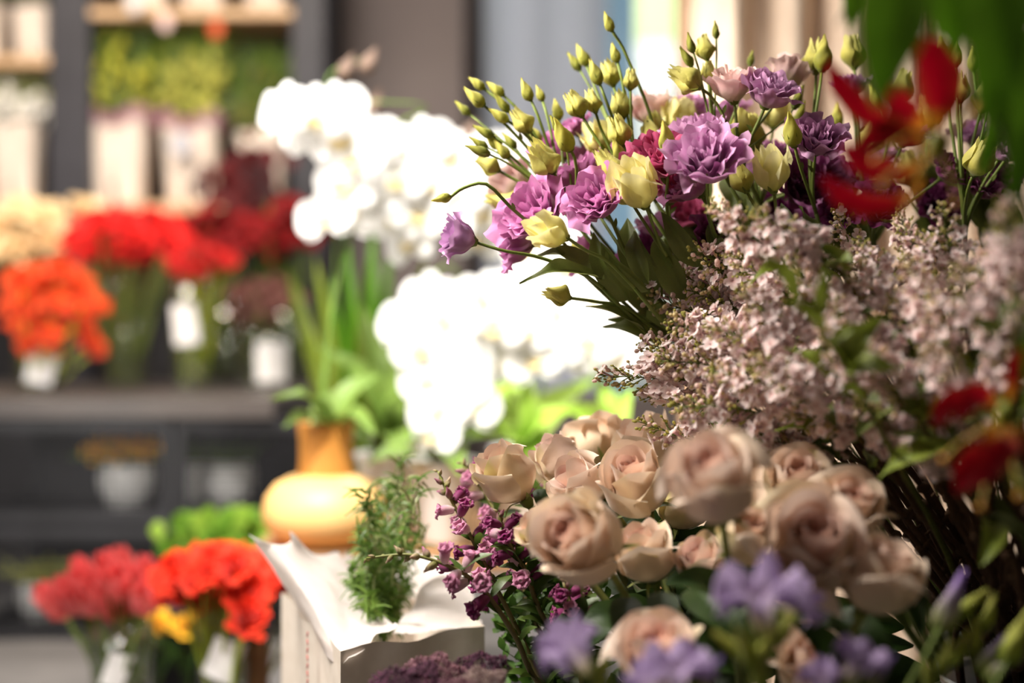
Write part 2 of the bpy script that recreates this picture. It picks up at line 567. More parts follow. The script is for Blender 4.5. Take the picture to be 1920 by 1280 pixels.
def lisianthus(label, base, joint, heads, leaves=(), group=None):
    """heads: (kind, px, py, depth, width in px, tilt towards camera/left/up)"""
    base, joint = Vector(base), Vector(joint)
    t = thing('lisianthus', label, 'flower', base, group)
    mb = MB()
    path = bez(base, base + (joint - base) * .25 + Vector((0, 0, .07)), joint - (joint - base).normalized() * .12 - Vector((.01, 0, -.015)), joint, 12)
    mb.tube(path - np.array(base), [.0032, .0022], LG * .9, 6)
    md = Vector(path[-1] - path[-3]).normalized()
    for h in heads:
        kind, px, py, d, w = h[:5]
        tilt = Vector(h[5]) if len(h) > 5 else Vector((0, 0, 0))
        ctr = P(px, py, d)
        sc = w / 2 / FPX * d / LWID.get(kind, .86)
        dirn = (ctr - joint).normalized()
        ax = (dirn + tilt).normalized()
        b = ctr - ax * LH.get(kind, 1.15) * .5 * sc
        mid = (b - joint).length
        via = h[6] if len(h) > 6 else None
        if via:
            br = spline([joint] + [P(*q) for q in via] + [b], 16)
        else:
            br = bez(joint, joint + md * mid * .35, b - ax * mid * .3, b, 9)
        th = .0011 if kind in ('sbud',) else .0016
        mb.tube(br - np.array(base), [.0019 if th > .0012 else .0012, th], np.array([LG, S(112, 128, 52)]), 6)
        if kind not in ('sbud',) and R.random() < .5:      # small bract on the branch
            q = Vector(br[5])
            e = Vector((R.uniform(-1, 1), R.uniform(-1, 0), 1)).normalized()
            ribbon(mb, [q - base, q - base + e * .006, q - base + e * .011], .004, (0, -1, .3), lambda u, v: LG, nu=3, n=5)
        m = orient(b - base, ax, R.random() * 6.28, sc)
        o = part('bud' if kind in ('bud', 'sbud') else 'bloom', R.choice(LIS[kind]), t, m)
        part('calyx', R.choice(CALYXB if kind in ('bud', 'sbud') else CALYX), o)
    mb.build('stem', M_STEM, t)
    for l in leaves:
        (bx, by, bd), (tx, ty, td), w = l[:3]
        face = l[3] if len(l) > 3 else (R.uniform(-.4, .2), -1, R.uniform(.2, .8))
        leaf_part(t, base, P(bx, by, bd), P(tx, ty, td), w / FPX * bd, face, LIS_LEAF)
    return t


LB = lambda: (0.62 + R.uniform(-.05, .05), 1.76 + R.uniform(-.05, .05), .12)
TL, TU, TC = (-.6, -.2, 0), (0, -.2, .6), (-.2, -1.1, .1)
lisianthus('lisianthus with one lavender cup hanging out alone on the far left of the bunch', LB(), P(1130, 540, 1.43),
           [('cup', 862, 446, 1.40, 74, (-.5, -.15, .05), [(1090, 512, 1.42), (1010, 482, 1.41), (945, 470, 1.4)])],
           [((1120, 520, 1.43), (985, 508, 1.40), 34, (.1, -.8, .7)), ((1130, 525, 1.43), (1010, 462, 1.46), 40, (0, -.6, .8))])
lisianthus('lisianthus with one tiny bud on a thin kinked stalk left of the bunch', LB(), P(1030, 450, 1.44),
           [('bud', 827, 371, 1.40, 19, (-1., 0, -.5), [(985, 412, 1.43), (955, 386, 1.42), (912, 345, 1.41), (870, 352, 1.41)])])
lisianthus('lisianthus with a large magenta double bloom behind the pale yellow half-open flower', LB(), P(1120, 520, 1.47),
           [('magenta', 1003, 398, 1.45, 122, (-.3, -.9, .25)), ('magenta', 972, 450, 1.5, 96, (-.5, -.2, -.3)), ('bud', 1082, 470, 1.5, 30, (0, 0, 0))],
           [((1180, 560, 1.45), (1110, 450, 1.42), 46, (-.5, -.9, .1))])
lisianthus('lisianthus with a round magenta bloom facing the camera above the long green leaves', LB(), P(1190, 500, 1.43),
           [('magenta', 1120, 372, 1.41, 104, (-.35, -1., .1)), ('magenta', 1080, 330, 1.5, 100, (-.2, -.5, .3))],
           [((1240, 560, 1.45), (1170, 415, 1.44), 62, (-.5, -.9, .2)), ((1215, 545, 1.42), (1125, 460, 1.40), 34, (-.7, -.7, .2))])
lisianthus('lisianthus with one pale yellow half-open flower pointing left in front of magenta blooms', LB(), P(1190, 540, 1.41),
           [('pale', 1032, 434, 1.37, 56, (-.55, -.2, -.05), [(1140, 490, 1.40), (1100, 470, 1.39)])],
           [((1215, 530, 1.41), (1178, 430, 1.43), 40, (-.6, -.8, .2))])
lisianthus('lisianthus with one closed yellow bud pointing left below all the others', LB(), P(1230, 620, 1.46),
           [('half', 1048, 553, 1.42, 34, (-.7, 0, .1), [(1170, 576, 1.45), (1120, 566, 1.44), (1095, 562, 1.43)])],
           [((1210, 620, 1.46), (1105, 565, 1.44), 34, (-.2, -.6, .8)), ((1230, 640, 1.48), (1140, 600, 1.47), 40, (.2, -.8, .6))])
lisianthus('lisianthus with a wide open yellow cream flower right of the round magenta bloom', LB(), P(1250, 480, 1.42),
           [('cream', 1193, 352, 1.39, 86, (-.25, -.35, .3)), ('half', 1145, 318, 1.43, 50, (-.2, -.1, .3))],
           [((1310, 500, 1.42), (1240, 405, 1.40), 44, (-.5, -.9, .3)), ((1290, 560, 1.43), (1228, 440, 1.43), 54, (-.6, -.8, .2))])
lisianthus('lisianthus with a deep berry red double bloom near the middle of the bunch', LB(), P(1265, 440, 1.46),
           [('berry', 1237, 298, 1.43, 104, (-.15, -.7, .2)), ('berry', 1258, 350, 1.46, 90, (.1, -.5, -.1)), ('bud', 1252, 258, 1.4, 34, (0, 0, .3))])
lisianthus('lisianthus with the largest lavender frilled bloom facing the camera', LB(), P(1345, 450, 1.42),
           [('lavender', 1322, 300, 1.38, 128, (-.1, -.9, .2)), ('magenta', 1296, 345, 1.43, 84, (-.3, -.5, -.2)), ('lavender', 1310, 250, 1.46, 100, (-.1, -.6, .3))],
           [((1370, 520, 1.42), (1330, 420, 1.42), 36), ((1400, 500, 1.44), (1335, 400, 1.45), 40)])
lisianthus('lisianthus with a purple cup beside a cream pink cup at the top of the bunch', LB(), P(1400, 330, 1.47),
           [('lavender', 1443, 172, 1.44, 90, (.1, -.35, .3)), ('blush', 1372, 160, 1.46, 80, (-.1, -.3, .4)), ('blush', 1478, 140, 1.52, 72, (.1, -.1, .4)), ('half', 1288, 150, 1.46, 44, (-.8, 0, -.1))])
lisianthus('lisianthus with a frilled lavender bloom between two upright yellow buds on the right', LB(), P(1530, 400, 1.47),
           [('lavender', 1533, 262, 1.43, 92, (0, -.8, .2)), ('bud', 1483, 242, 1.41, 36, (-.05, 0, .5)), ('bud', 1545, 100, 1.5, 36, (.1, 0, .4)), ('half', 1530, 110, 1.52, 44, (0, 0, .4))])
lisianthus('lisianthus with an upright yellow tulip shaped flower in front of dark leaves', LB(), P(1470, 470, 1.41),
           [('pale', 1444, 322, 1.38, 60, (-.1, -.1, .4)), ('half', 1388, 336, 1.42, 40, (-.15, -.1, .4))],
           [((1500, 480, 1.40), (1515, 380, 1.42), 40, (.5, -.9, .1)), ((1480, 500, 1.42), (1465, 380, 1.42), 40)])
lisianthus('lisianthus with one high single bud on a tall thin stalk before the bright window', LB(), P(1230, 380, 1.5),
           [('bud', 1139, 41, 1.49, 20, (-.4, 0, .3), [(1225, 240, 1.5), (1175, 105, 1.5)]), ('bud', 1152, 98, 1.5, 20, (-.2, 0, .5)), ('bud', 1115, 134, 1.48, 26, (-.1, 0, .4)), ('half', 1144, 140, 1.52, 34, (-.1, 0, .5)), ('bud', 1092, 102, 1.55, 24, (-.1, 0, .5)), ('sbud', 1076, 114, 1.56, 18, (-.3, 0, .4)), ('half', 1182, 152, 1.49, 26, (.2, 0, .5))])
lisianthus('lisianthus with a cluster of yellow buds standing upright above the frilled blooms', LB(), P(1220, 400, 1.47),
           [('half', 1080, 198, 1.47, 36, (-.2, 0, .5)), ('half', 1112, 192, 1.48, 30, (.1, 0, .5)), ('half', 1164, 200, 1.5, 36, (0, 0, .5)), ('half', 1160, 248, 1.46, 40, (-.05, 0, .4)), ('bud', 1158, 280, 1.45, 24, (0, 0, .4)), ('cream', 1120, 262, 1.52, 60, (-.2, -.2, .4)), ('half', 1222, 262, 1.5, 46, (-.3, 0, .4))])
lisianthus('lisianthus with yellow buds reaching up in front of the curtain edge', LB(), P(1370, 350, 1.48),
           [('half', 1322, 92, 1.5, 32, (-.1, 0, .5)), ('half', 1328, 138, 1.48, 28, (.1, 0, .5)), ('sbud', 1293, 80, 1.47, 16, (-.3, 0, .5)), ('sbud', 1286, 105, 1.47, 18, (-.5, 0, .4)), ('sbud', 1342, 55, 1.5, 14, (0, 0, .6)), ('sbud', 1408, 108, 1.56, 14, (0, 0, .6)), ('sbud', 1498, 182, 1.5, 20, (0, 0, .5)), ('half', 1388, 240, 1.5, 44, (0, 0, .4))])
lisianthus('lisianthus with a spray of small yellow buds fanning out furthest to the upper left', LB(), P(1090, 400, 1.52),
           [('bud', 893, 156, 1.52, 19, (-.7, 0, .1)), ('bud', 928, 166, 1.52, 21, (-.6, 0, .1)), ('bud', 888, 182, 1.49, 26, (-.5, 0, .2)), ('sbud', 866, 202, 1.55, 16, (-.4, 0, .3)), ('bud', 934, 216, 1.49, 22, (-.7, 0, 0)), ('sbud', 940, 192, 1.51, 18, (-.3, 0, .3)), ('half', 980, 228, 1.49, 36, (-.3, 0, .3))])
lisianthus('lisianthus with slender buds and one fat yellow bud left of the magenta blooms', LB(), P(1100, 430, 1.5),
           [('bud', 985, 168, 1.49, 23, (-.3, 0, .4)), ('bud', 1012, 174, 1.52, 17, (-.2, 0, .5)), ('bud', 1045, 204, 1.53, 22, (0, 0, .5)), ('bud', 1052, 254, 1.44, 36, (-.5, 0, .2)), ('sbud', 1040, 232, 1.46, 16, (-.5, 0, .3)), ('half', 1020, 298, 1.44, 50, (-.3, -.1, .3)), ('bud', 1000, 250, 1.55, 28, (-.2, 0, .3))])
lisianthus('lisianthus with drooping olive buds in front of the white orchids', LB(), P(1080, 420, 1.5),
           [('sbud', 905, 246, 1.5, 18, (-.8, 0, 0)), ('bud', 922, 262, 1.51, 24, (-.5, 0, .3)), ('sbud', 896, 268, 1.5, 16, (-.8, 0, .1)), ('sbud', 895, 281, 1.47, 20, (-.8, 0, 0)), ('half', 918, 310, 1.5, 32, (-.5, 0, .2)), ('bud', 940, 280, 1.5, 22, (-.2, 0, .4)), ('blush', 965, 348, 1.58, 80, (-.3, 0, .3)), ('sbud', 955, 262, 1.52, 16, (-.3, 0, .4))])
lisianthus('lisianthus with pink blooms half hidden behind the yellow buds on the left', LB(), P(1150, 420, 1.56),
           [('magenta', 1042, 274, 1.56, 84, (-.2, -.3, .4)), ('magenta', 1078, 236, 1.58, 56, (-.2, -.2, .5)), ('magenta', 1128, 300, 1.56, 86, (0, -.6, .2)), ('blush', 1040, 372, 1.55, 66, (-.4, -.2, .2)), ('half', 960, 380, 1.58, 56, (-.4, 0, .2))])
lisianthus('lisianthus with a pale pink bloom glowing against the bright window', LB(), P(1260, 390, 1.58),
           [('blush', 1218, 204, 1.58, 74, (-.1, -.2, .4)), ('lavender', 1300, 200, 1.6, 62, (.1, -.2, .4)), ('cream', 1272, 222, 1.57, 60, (0, -.2, .4)), ('half', 1236, 250, 1.52, 50, (-.3, 0, .3))])
lisianthus('lisianthus with mauve blooms deep inside the bunch under the purple cup', LB(), P(1430, 400, 1.55),
           [('lavender', 1365, 215, 1.58, 70, (0, -.3, .4)), ('magenta', 1470, 290, 1.55, 70, (0, -.6, .2)), ('half', 1412, 250, 1.52, 44, (0, 0, .4)), ('cream', 1452, 215, 1.58, 54, (0, 0, .4)), ('dark', 1500, 350, 1.5, 80, (0, -.6, 0)), ('magenta', 1555, 330, 1.52, 76, (0, -.6, 0)), ('sbud', 1500, 215, 1.53, 22, (.1, 0, .5))])
lisianthus('lisianthus with dark purple blooms in the shade behind the red flame lily', LB(), P(1640, 470, 1.52),
           [('dark', 1650, 385, 1.46, 76, (0, -.8, .1)), ('lavender', 1600, 160, 1.55, 60, (0, -.3, .4)), ('half', 1600, 100, 1.56, 44, (0, 0, .4)), ('dark', 1700, 250, 1.52, 70, (.1, -.5, .2)), ('half', 1690, 165, 1.54, 44, (.1, 0, .4)), ('dark', 1780, 320, 1.5, 64, (.1, -.7, .1)), ('dark', 1575, 395, 1.48, 64, (0, -.8, 0))])
lisianthus('lisianthus with a violet bloom and yellow buds at the right edge of the bunch', LB(), P(1810, 450, 1.5),
           [('lavender', 1884, 282, 1.46, 62, (.2, -.6, .2)), ('half', 1838, 300, 1.43, 50, (.3, -.1, .2)), ('half', 1850, 180, 1.5, 46, (.3, 0, .3)), ('half', 1800, 168, 1.5, 36, (0, 0, .4)), ('bud', 1790, 100, 1.5, 26, (0, 0, .4)), ('sbud', 1865, 130, 1.5, 20, (0, 0, .4)), ('dark', 1840, 350, 1.5, 64, (.1, -.7, .1)), ('half', 1912, 260, 1.48, 40, (.3, 0, .3)), ('bud', 1765, 88, 1.52, 22, (0, 0, .5))])
lisianthus('lisianthus with rose pink blooms low down among the broad leaves', LB(), P(1280, 560, 1.5),
           [('magenta', 1172, 512, 1.53, 84, (-.6, -.3, 0)), ('magenta', 1095, 480, 1.54, 66, (-.6, -.2, 0)), ('lavender', 1232, 422, 1.52, 64, (0, -.5, .2)), ('dark', 1340, 450, 1.45, 80, (0, -.8, .1)), ('magenta', 1245, 520, 1.52, 70, (-.3, -.5, 0))],
           [((1300, 560, 1.5), (1270, 440, 1.5), 44), ((1230, 600, 1.5), (1140, 500, 1.5), 44), ((1290, 620, 1.5), (1190, 560, 1.5), 46), ((1300, 640, 1.5), (1215, 600, 1.5), 44), ((1345, 520, 1.47), (1300, 445, 1.43), 26), ((1280, 640, 1.55), (1150, 590, 1.5), 54), ((1420, 470, 1.5), (1400, 370, 1.5), 50), ((1440, 480, 1.54), (1330, 420, 1.5), 50)])


for lab, jt, hd, rng in (('leafy lisianthus stem with a mauve bloom low behind the yellow tulip shaped flower', (1420, 470, 1.58), [('lavender', 1400, 330, 1.6, 70, (0, -.6, .2)), ('dark', 1455, 395, 1.57, 70, (0, -.7, 0)), ('bud', 1420, 265, 1.6, 26)], (1330, 1500)),
                         ('leafy lisianthus stem with dusky blooms behind the frilled lavender one', (1560, 460, 1.6), [('dark', 1590, 330, 1.6, 70, (0, -.6, .2)), ('lavender', 1520, 390, 1.57, 66, (0, -.6, .1)), ('half', 1635, 260, 1.58, 44, (0, 0, .4)), ('bud', 1570, 215, 1.6, 26)], (1480, 1680)),
                         ('leafy lisianthus stem with yellow buds in the dark behind the flame lily', (1740, 440, 1.6), [('half', 1740, 215, 1.6, 44, (0, 0, .4)), ('half', 1705, 320, 1.58, 46, (0, 0, .3)), ('dark', 1760, 385, 1.56, 70, (0, -.6, .1)), ('lavender', 1660, 300, 1.6, 60, (0, -.5, .2)), ('bud', 1640, 180, 1.6, 24)], (1660, 1860)),
                         ('leafy lisianthus stem with violet blooms behind the bud cluster at the right edge', (1860, 430, 1.6), [('dark', 1870, 330, 1.58, 66, (0, -.6, .1)), ('half', 1890, 220, 1.6, 46, (.1, 0, .4)), ('lavender', 1820, 250, 1.6, 60, (0, -.5, .2)), ('half', 1880, 150, 1.62, 40, (0, 0, .4)), ('bud', 1825, 110, 1.6, 24)], (1790, 1930)),
                         ('leafy lisianthus stem with a crimson bloom behind the broad leaves of the middle', (1290, 490, 1.58), [('berry', 1290, 400, 1.57, 70, (0, -.6, .1)), ('dark', 1215, 460, 1.58, 64, (-.2, -.5, 0)), ('cream', 1200, 300, 1.6, 50, (0, 0, .4))], (1180, 1380))):
    lv = []
    for k in range(11):
        bx = mix(jt[0], (rng[0] + rng[1]) / 2, .5) + R.uniform(-40, 40)
        by = R.uniform(jt[1] - 40, jt[1] + 70)
        tx = R.uniform(*rng)
        lv.append(((bx, by, 1.6), (tx, by - R.uniform(70, 130), 1.6 + R.uniform(-.04, .06)), R.uniform(40, 60)))
    lisianthus(lab, LB(), P(*jt), hd, lv)


# ------------------------------------------------------------------ roses
ROSE = [rose_mesh(201, 1., .2), rose_mesh(202, 1.15, .3, .3), rose_mesh(203, .85, .9, -.2), rose_mesh(204, 1.25, .15, -.3), rose_mesh(205, .8, .4, .5), rose_mesh(206, 1.05, .5)]


def rose_sepals(seed):
    rr = random.Random(seed)
    mb = MB()
    g = S(112, 124, 56)
    mb.lathe([(.01, -.32), (.11, -.3), (.19, -.16), (.2, 0), (.12, .06)], g, 12)
    for k in range(5):
        a = k * 2 * PI / 5 + rr.uniform(-.2, .2)
        d = np.array([math.cos(a), math.sin(a), 0.])
        dn = rr.uniform(-.9, .5)
        pts = [d * .15, d * .55 + np.array((0, 0, .12)), d * (.85 + .1 * rr.random()) + np.array((0, 0, .1 + dn * .6))]
        ribbon(mb, pts, .26, (0, 0, 1), lambda u, v: mix(g, S(150, 156, 86), v), nu=5, n=8, wf=lambda v: (1 - v) ** .8 + .02, ph=0)
    return mb.mesh('sepals', M_SEP)


SEPALS = [rose_sepals(i) for i in range(3)]


def rose(label, px, py, d, w, ax, var, leaves=0, tall=1.):
    leaves = max(leaves, 2)
    ctr = P(px, py, d)
    sc = w / 2 / FPX * d / .97
    ax = Vector(ax).normalized()
    b = ctr - ax * .8 * sc * tall
    base = Vector((.24 + R.uniform(-.05, .05), 1.27 + R.uniform(-.05, .05), .1))
    t = thing('rose', label, 'flower', base)
    o = part('bloom', ROSE[var], t, orient(b - base, ax, R.random() * 6.28, (sc, sc, sc * tall)))
    part('sepals', R.choice(SEPALS), o)
    mb = MB()
    neck = b - ax * .05 - Vector((0, 0, .02))
    path = bez(b - ax * .2 * sc, neck, base + (neck - base) * .5 + Vector((0, 0, .05)), base, 14)
    mb.tube(path - np.array(base), [.0032, .0042], np.array([S(134, 136, 66), S(92, 100, 46), S(74, 84, 40)]), 8)
    for k in range(4):       # thorns
        q = path[3 + 2 * k]
        a = R.random() * 6.28
        e = np.array([math.cos(a), math.sin(a), -.3])
        mb.tube([q - np.array(base) + e * .002, q - np.array(base) + e * .007], [.0018, .0002], S(120, 96, 60), 5)
    mb.build('stem', M_STEM, t)
    for k in range(leaves):
        q = Vector(path[4 + 2 * k])
        e = Vector((R.uniform(-1, 1), R.uniform(-.8, .2), R.uniform(-.1, .5))).normalized()
        leaf_part(t, base, q, q + e * R.uniform(.05, .075), R.uniform(.03, .042), (0, -.7, .7), DARK_LEAF)
    return t


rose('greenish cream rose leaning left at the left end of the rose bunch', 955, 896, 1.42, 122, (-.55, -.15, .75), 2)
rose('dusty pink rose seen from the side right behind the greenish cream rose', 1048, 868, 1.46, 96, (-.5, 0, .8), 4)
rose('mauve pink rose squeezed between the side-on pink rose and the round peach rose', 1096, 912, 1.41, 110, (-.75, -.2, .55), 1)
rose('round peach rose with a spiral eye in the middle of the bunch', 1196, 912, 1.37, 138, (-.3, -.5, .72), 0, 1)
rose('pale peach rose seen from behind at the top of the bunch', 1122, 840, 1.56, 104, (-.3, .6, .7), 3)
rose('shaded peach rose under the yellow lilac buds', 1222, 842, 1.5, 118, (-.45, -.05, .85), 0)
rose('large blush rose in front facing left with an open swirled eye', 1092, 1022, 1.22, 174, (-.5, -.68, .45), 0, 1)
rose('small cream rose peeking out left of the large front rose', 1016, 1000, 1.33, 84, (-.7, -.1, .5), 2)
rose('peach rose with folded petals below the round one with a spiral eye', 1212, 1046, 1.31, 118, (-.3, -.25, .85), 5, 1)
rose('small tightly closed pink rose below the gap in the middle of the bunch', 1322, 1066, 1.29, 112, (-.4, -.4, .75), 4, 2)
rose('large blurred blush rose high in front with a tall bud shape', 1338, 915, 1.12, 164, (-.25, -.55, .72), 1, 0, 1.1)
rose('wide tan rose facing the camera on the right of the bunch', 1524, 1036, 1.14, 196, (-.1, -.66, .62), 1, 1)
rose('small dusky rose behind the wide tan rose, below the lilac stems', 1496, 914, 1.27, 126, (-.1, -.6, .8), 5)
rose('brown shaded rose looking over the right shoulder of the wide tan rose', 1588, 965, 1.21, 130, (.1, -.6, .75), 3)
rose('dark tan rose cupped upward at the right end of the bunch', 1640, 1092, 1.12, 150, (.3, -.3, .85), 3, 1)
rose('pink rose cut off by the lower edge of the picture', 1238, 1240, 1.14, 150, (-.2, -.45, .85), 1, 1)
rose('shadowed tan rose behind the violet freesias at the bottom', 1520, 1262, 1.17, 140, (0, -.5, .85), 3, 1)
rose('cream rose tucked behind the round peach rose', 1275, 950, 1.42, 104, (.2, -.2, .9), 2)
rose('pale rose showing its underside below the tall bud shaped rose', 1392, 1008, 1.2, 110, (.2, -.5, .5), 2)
# loose rose leaves belong to one long leafy shoot
t = thing('rose', 'leafy rose shoot with broad dark leaves under the wide tan rose', 'flower', (.25, 1.28, .1))
o_ = Vector((.25, 1.28, .1))
mb = MB()
pth = bez(o_, o_ + Vector((0, 0, .15)), P(1380, 1250, 1.2), P(1330, 1130, 1.2), 12)
mb.tube(pth - np.array(o_), [.004, .002], S(74, 84, 40), 6)
mb.build('stem', M_STEM, t)
for b_, e_, w_ in (((1300, 1100, 1.22), (1390, 1195, 1.15), 90), ((1240, 1110, 1.22), (1250, 1190, 1.18), 60), ((1180, 1120, 1.24), (1160, 1200, 1.2), 60), ((1560, 1150, 1.2), (1680, 1230, 1.16), 70), ((1440, 1150, 1.22), (1400, 1260, 1.2), 80), ((1700, 1060, 1.25), (1730, 1180, 1.2), 50), ((1310, 940, 1.36), (1420, 1000, 1.34), 60), ((1150, 1130, 1.3), (1100, 1210, 1.28), 60), ((1040, 960, 1.44), (1000, 915, 1.45), 40)):
    leaf_part(t, o_, P(*b_), P(*e_), w_ / FPX * b_[2], (-.1, -.8, .6), DARK_LEAF)


o_ = Vector((.29, 1.33, .1))
t = thing('rose', 'leafy rose shoot with dark leaves filling the gaps behind the middle roses', 'flower', o_)
mb = MB()
pth = bez(o_, o_ + Vector((0, 0, .15)), P(1350, 1150, 1.42), P(1290, 980, 1.46), 12)
mb.tube(pth - np.array(o_), [.004, .002], S(74, 84, 40), 6)
mb.build('stem', M_STEM, t)
for b_, e_, w_ in (((1300, 1000, 1.46), (1180, 975, 1.44), 80), ((1330, 1060, 1.45), (1250, 985, 1.42), 80), ((1330, 1040, 1.44), (1420, 950, 1.44), 90), ((1340, 1100, 1.44), (1240, 1130, 1.44), 90), ((1340, 1120, 1.44), (1430, 1060, 1.42), 90), ((1350, 1160, 1.42), (1180, 1200, 1.42), 90), ((1360, 1180, 1.42), (1470, 1140, 1.40), 90), ((1360, 1200, 1.42), (1300, 1120, 1.45), 80), ((1380, 1230, 1.4), (1250, 1270, 1.4), 90), ((1390, 1250, 1.4), (1500, 1200, 1.38), 90), ((1280, 990, 1.48), (1100, 950, 1.5), 60), ((1440, 1190, 1.4), (1690, 1165, 1.36), 110), ((1480, 1270, 1.4), (1760, 1260, 1.36), 110), ((1420, 1230, 1.4), (1640, 1240, 1.36), 100), ((1460, 1240, 1.4), (1700, 1200, 1.34), 90), ((1290, 1150, 1.4), (1120, 1130, 1.4), 70)):
    leaf_part(t, o_, P(*b_), P(*e_), w_ / FPX * b_[2], (-.1, -.85, .5), DARK_LEAF)


# ------------------------------------------------------------------ lilac
def floret_tpl(big=1.):
    mb = MB()
    c0, c1, cc = S(240, 218, 216), S(252, 240, 238), S(228, 192, 188)
    mb.tube([(0, 0, -1.1), (0, 0, -.4), (0, 0, 0)], [.1, .13, .2], S(206, 168, 176), 5, caps=False)
    for k in range(4):
        a = k * PI / 2
        d = np.array([math.cos(a), math.sin(a), 0])
        ribbon(mb, [d * .08, d * .45 + np.array((0, 0, .14)), d * .85 + np.array((0, 0, .16)), d * 1.0 + np.array((0, 0, .3))], .86, (0, 0, 1), lambda u, v: mix(cc, mix(c0, c1, abs(u)), min(1, v * 2)), nu=4, n=5, fold=.35, wf=lambda v: np.sin(PI * np.clip(v * .8 + .12, 0, 1)) ** .7, ph=0)
    return np.concatenate(mb.v), mb.f, np.concatenate(mb.c)


def budlet_tpl(c, stemc):
    mb = MB()
    mb.tube([(0, 0, -1.0), (0, 0, -.2)], [.09, .13], stemc, 4, caps=False)
    mb.blob((0, 0, .1), (.36, .36, .42), c, 7, 5)
    return np.concatenate(mb.v), mb.f, np.concatenate(mb.c)


FLORET = floret_tpl()
BUDL = [budlet_tpl(S(236, 208, 198), S(206, 172, 154)), budlet_tpl(S(220, 200, 150), S(150, 156, 70)), budlet_tpl(S(176, 170, 84), S(126, 132, 50))]


def panicle_mesh(seed, L=.17, rad=.05, full=1.):
    rr = random.Random(seed)
    mb = MB()
    st = S(104, 118, 48)
    bend = rr.uniform(-.012, .012)
    ax = lambda v: np.array((bend * math.sin(v * 3), bend * .7 * v * v * 2, L * v))
    mb.tube([ax(v) for v in np.linspace(0, 1, 8)], [.0022, .0008], st, 5)
    nb = 34
    for k in range(nb):
        v = .06 + .93 * (k / (nb - 1)) ** .92
        a = k * 2.3999 + rr.uniform(-.3, .3)
        reach = rad * (1 - v) ** .62 * (.75 + .4 * rr.random()) * (1 if v > .2 else .75 + v) + .006
        out = np.array([math.cos(a), math.sin(a), .55 + .5 * v])
        out /= np.linalg.norm(out)
        p0 = ax(v)
        p1 = p0 + out * reach
        mb.tube([p0, (p0 + p1) / 2 + np.array((0, 0, .002)), p1], [.0011, .0007], st, 4, caps=False)
        young = .75 if rr.random() < .3 else -.06      # some side branches are still in bud
        m = max(2, int(reach / .0065 * 1.2 * full))
        for i in range(m):
            f = .3 + .7 * (i + 1) / m
            q = p0 + (p1 - p0) * f
            dv = Vector((rr.uniform(-1, 1), rr.uniform(-1, 1), rr.uniform(-.5, 1.)))
            e = (Vector(out) * .9 + dv * .9).normalized()
            off = .0065 * rr.uniform(.6, 1.4)
            q = Vector(q) + e * off
            x = rr.random() * 1.08 + (v - .42) * 1.1 + young
            if x < .46:
                tp, s = FLORET, .0132 * rr.uniform(.85, 1.2)
            elif x < .72:
                tp, s = BUDL[0], .0112 * rr.uniform(.8, 1.2)
            elif x < 1.0:
                tp, s = BUDL[1], .0104 * rr.uniform(.7, 1.1)
            else:
                tp, s = BUDL[2], .0072 * rr.uniform(.7, 1.1)
            mm = orient(q, e, rr.random() * 6, s)
            mb.add(xf(mm, tp[0]), tp[1], tp[2] * rr.uniform(.88, 1.1))
    return mb.mesh('blossom', M_PETAL)


PAN = [panicle_mesh(301 + i) for i in range(4)]
PANB = [panicle_mesh(311 + i, .16, .034, .8) for i in range(2)]
LILAC_B = Vector((.56, 1.47, .1))


def lilac(tip, base, d, label, group=None, var=None, dz=0., wid=1., buds=False):
    b, tpt = P(*base, d + dz), P(*tip, d)
    foot = LILAC_B + Vector((R.uniform(-.07, .07), R.uniform(-.07, .07), 0))
    t = thing('lilac_branch', label, 'flower', foot, group)
    ax = tpt - b
    L = ax.length
    me = R.choice(PANB if buds else PAN)
    s = L / .17
    part('blossom', me, t, orient(b - foot, ax, R.random() * 6.28, (s * wid, s * wid, s)))
    mb = MB()
    mid = b - ax.normalized() * .12 - Vector((0, 0, .05))
    pth = bez(b, b - ax.normalized() * .08, mid + (foot - mid) * .25, foot + Vector((-.03, 0, .2)), 10)
    pth = np.concatenate([pth, [tuple(foot)]])
    pth = spline(pth, 20)
    jit = NR.normal(0, .0014, pth.shape)
    jit[0] = 0
    mb.tube(pth + jit - np.array(foot), [.002, .0027, .0034, .004], np.array([S(104, 104, 50), S(92, 68, 50), S(82, 60, 46), S(66, 48, 38)]), 7)
    for k in (5, 8, 11, 14):     # nodes and side twigs
        q = pth[k] - np.array(foot)
        mb.blob(q, (.0068, .0068, .006), S(84, 64, 48), 6, 5)
        a = R.random() * 6.28
        mb.tube([q, q + np.array((math.cos(a) * .012, math.sin(a) * .012, .012))], [.0026, .001], S(92, 70, 50), 5)
    mb.build('stem', M_BARK, t)
    for k in range(2):
        q = Vector(pth[0] + (pth[3] - pth[0]) * R.random())
        e = Vector((R.uniform(-1, .6), R.uniform(-.9, .1), R.uniform(-.5, .9))).normalized()
        leaf_part(t, foot, q, q + e * R.uniform(.04, .07), R.uniform(.016, .026), (R.uniform(-.5, .5), -.6, .7), BRIGHT_LEAF if R.random() < .5 else LIS_LEAF)
    return t


